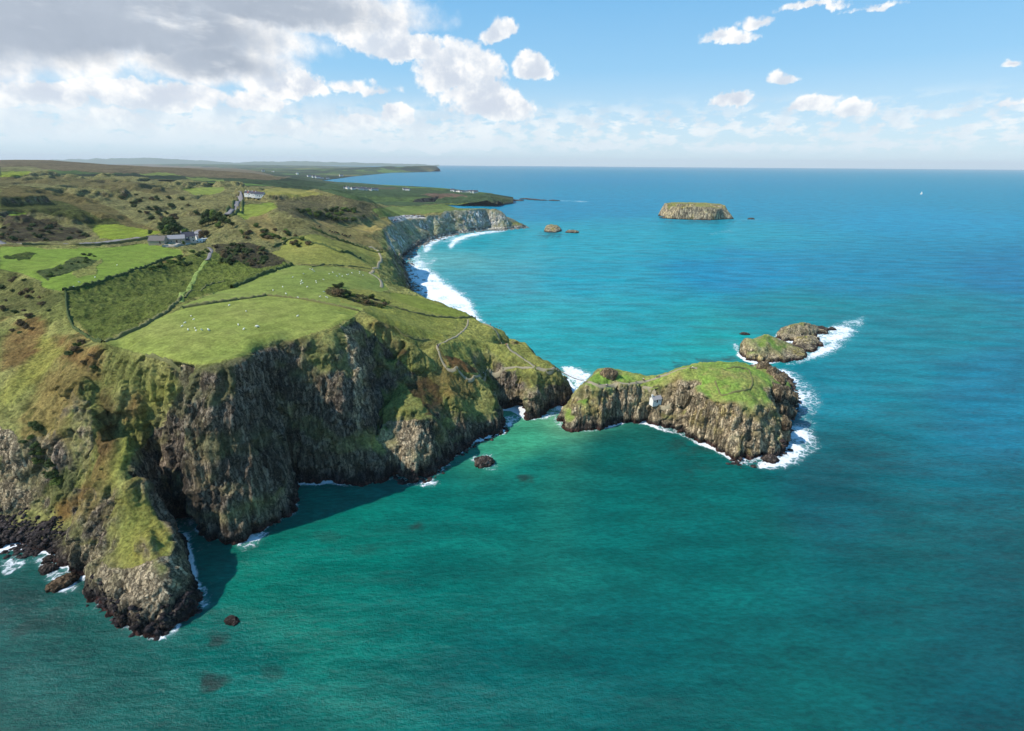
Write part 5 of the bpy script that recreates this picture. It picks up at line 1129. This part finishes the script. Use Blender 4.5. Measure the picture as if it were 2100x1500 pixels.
rock('sea_rock', 130, 1197, 4.2, 3., 2.2, 2, 'brown rock in the surf, largest of three off the near headland', rz=.9, tint=(112,92,70))
rock('sea_rock', 100, 1168, 2.4, 2.2, 1.5, 3, 'round dark rock in the middle of the white surf off the near headland')
rock('sea_rock', 100, 1150, 1.8, 1.6, 1.3, 4, 'small dark rock closest to the shore boulders in the surf')
rock('sea_rock', 476, 1274, 2.4, 1.5, .8, 5, 'low dark reef rock off the tip of the near headland', rz=-.5)
rock('sea_rock', 1578, 944, 3.4, 2.6, 2.2, 6, 'dark rock awash in white surf at the foot of the grassy island')
rock('sea_rock', 1527, 676+10, 3.6, 2., 1.5, 7, 'small black rock behind the grass capped stack')
rock('sea_rock', 1706, 677, 3.4, 1.6, 2.2, 8, 'small pointed rock at the outer end of the stacks')
rock('sea_rock', 1484, 446, 9, 5, 3., 9, 'low rocks trailing off the right end of the flat topped island', loc=PZ(1540, 450))
for k, (px, py, a_, b_, c_) in enumerate([(1078,409,26,12,4),(1092,410,20,10,3.5),(1104,411,16,8,3),(1115,411.5,14,8,2.6),(1136,412,20,8,3),(1060,412,26,14,3.5)]):
    rock('skerry', px, py, a_, b_, c_, 30+k, 'low black skerry in the broken chain off the far point', 'skerry', 'skerries off the far point', sub=4, wet=1.)
g_ = hit(1249, 772); rock('boulder', 0, 0, 4.0, 3.0, 3.2, 15, 'big rounded tan boulder outcrop on the near end of the grassy island', 'boulder', loc=(g_.x, g_.y+1, g_.z+.6), tint=(150,128,100), wet=0)
ER = [(1568,752,4,3,4.5),(1583,763,4.5,3,4),(1596,778,4,3.4,4),(1606,768,3.2,2.6,2.4),(1620,783,3.6,2,1.8),(1590,800,5,4,4.5),(1606,806,4.6,4,4.5),(1622,812,4,3.4,3.4),(1600,830,4.5,4,5),(1615,840,4,3.6,4),(1608,862,3.6,3,3.6)]
for k, (px, py, a_, b_, c_) in enumerate(ER):
    q = hit(px, py+3); rock('boulder', 0, 0, a_, b_, c_, 60+k, 'angular tan and dark boulder on the surf beaten outer flank of the grassy island', 'boulder', 'boulders on the outer flank of the grassy island', rz=k*1.1, loc=(q.x, q.y, max(q.z-1.0, .3)), tint=(136,118,92), wet=.7, sub=4)
# shore boulders: hundreds, nobody could count them
def boulder_field(paths, n, smin, smax, label, tint, seed, spread=.9):
    g = random.Random(seed); bm = bmesh.new(); pts_ = [PZ(*p) for p in paths]
    V = []; Fs = []; base = bmesh.new(); bmesh.ops.create_icosphere(base, subdivisions=1, radius=1); bv = np.array([v.co[:] for v in base.verts]); bf = np.array([[v.index for v in f.verts] for f in base.faces]); base.free()
    for i in range(n):
        k = g.randrange(len(pts_)-1); u = g.random(); a_, b_ = pts_[k], pts_[k+1]; off = g.gauss(0, 1); w = (paths[k][2] if False else 1)
        sg = smax*(2.6 if smax > 2.2 else spread); x = a_[0]+(b_[0]-a_[0])*u+g.gauss(0, sg); y = a_[1]+(b_[1]-a_[1])*u+g.gauss(0, sg); s = smin+(smax-smin)*g.random()**2.5
        z = gz(x, y, -.2); q = bv*(1+.3*np.array([[g.uniform(-1, 1)] for _ in bv]))*s*np.array([g.uniform(.8, 1.4), g.uniform(.8, 1.4), g.uniform(.5, .9)])
        if z > 9: continue
        Fs.append(bf+len(V)*len(bv)); V.append(q+[x, y, z+.15*s])
    V = np.concatenate(V); Fs = np.concatenate(Fs); me = mesh_np('shore_boulders', V, Fs); r_ = np.repeat(np.array([[g.uniform(.6, 1.35)] for _ in range(len(V)//len(bv))]), len(bv), 0)
    setcol(me, (np.tile(C(*tint), (len(V), 1))*r_).astype(np.float32)); setcol(me, np.tile(np.array([.7, 0, 0]), (len(V), 1)), 'Msk'); me.materials.append(LAND); o = bpy.data.objects.new('shore_boulders', me); S.collection.objects.link(o); o['kind'] = 'stuff'; o['label'] = label
    return o
bm_ = boulder_field([(0,1085),(30,1105),(60,1125),(95,1120),(110,1100)], 700, .3, 1.1, 'dark boulders and cobbles along the shore under the near cliffs', (70,62,60), 1, 2.6)
boulder_field([(846,606),(840,585),(829,556),(829,530),(848,512),(866,500),(900,489),(937,480),(990,473),(1038,472),(1080,467)], 1500, .6, 2.4, 'boulders along the foot of the bay cliffs', (140,130,118), 2)
boulder_field([(1500,950),(1540,954),(1600,932),(1612,900),(1610,870),(1628,840),(1634,810),(1615,775),(1590,757)], 260, .4, 1.5, 'wave washed boulders round the outer foot of the grassy island', (78,66,62), 3)
boulder_field([(197,1222),(250,1280),(325,1306),(375,1264),(408,1252)], 220, .3, 1.1, 'dark boulders round the foot of the near headland', (56,50,50), 4)
boulder_field([(815,980),(835,992),(880,980),(920,945),(975,912),(1036,886),(1030,860)], 240, .3, 1.2, 'boulders at the foot of the middle cliffs', (78,62,56), 5)
# ---- far blue hills beyond the lowland
def far_hills():
    nx, ny = 400, 14; Vx = []
    prof = [(-400,331),(0,331),(60,330),(120,327.5),(180,326),(260,325),(300,324),(340,325.5),(380,327),(440,331),(480,333),(520,332),(560,331.5),(620,331),(680,332.5),(760,334),(820,336.5),(900,338.5)]
    PX = np.linspace(-400, 900, nx); PYs = np.interp(PX, [p[0] for p in prof], [p[1] for p in prof])
    for j in range(ny):
        u = j/(ny-1); Yd = 27000+9000*u; sh = math.sin(math.pi*min(1, u*1.0))
        for i in range(nx):
            X0, _, ztop = PY(PX[i], PYs[i], 31500); k = Yd/31500
            Vx.append((X0*k, Yd, max(-5, (ztop)*sh+(60*fbm(np.array([PX[i]/18]), np.array([u*3]), None, 4, 211)[0])*sh-4)))
    m = mesh_np('hills', np.array(Vx, np.float32), grid_faces(ny, nx)); n = len(m.vertices); setcol(m, np.tile(C(84,100,72), (n, 1))); setcol(m, np.zeros((n, 3)), 'Msk'); m.shade_smooth(); link('hills', m, LANDF, 'structure')
far_hills()
print('objects', time.time()-T0)

# ---------------------------------------------------------------- sea air
bm = bmesh.new(); box(bm, -70000, 70000, -1500, 43500, -14, 480); me = bpy.data.meshes.new('haze'); bm.to_mesh(me); bm.free()
hz = bpy.data.objects.new('haze', me); S.collection.objects.link(hz); hz['kind'] = 'stuff'; hz['label'] = 'thin bluish sea haze over the whole coast'
hm = bpy.data.materials.new('haze'); hm.use_nodes = True; hn = hm.node_tree; hn.nodes.remove(hn.nodes['Principled BSDF']); hv = hn.nodes.new('ShaderNodeVolumePrincipled')
hv.inputs['Color'].default_value = (.96, .985, 1, 1); hv.inputs['Density'].default_value = 2.4e-5; hv.inputs['Anisotropy'].default_value = .0
hn.links.new(hv.outputs[0], [q for q in hn.nodes if q.type == 'OUTPUT_MATERIAL'][0].inputs['Volume']); me.materials.append(hm)
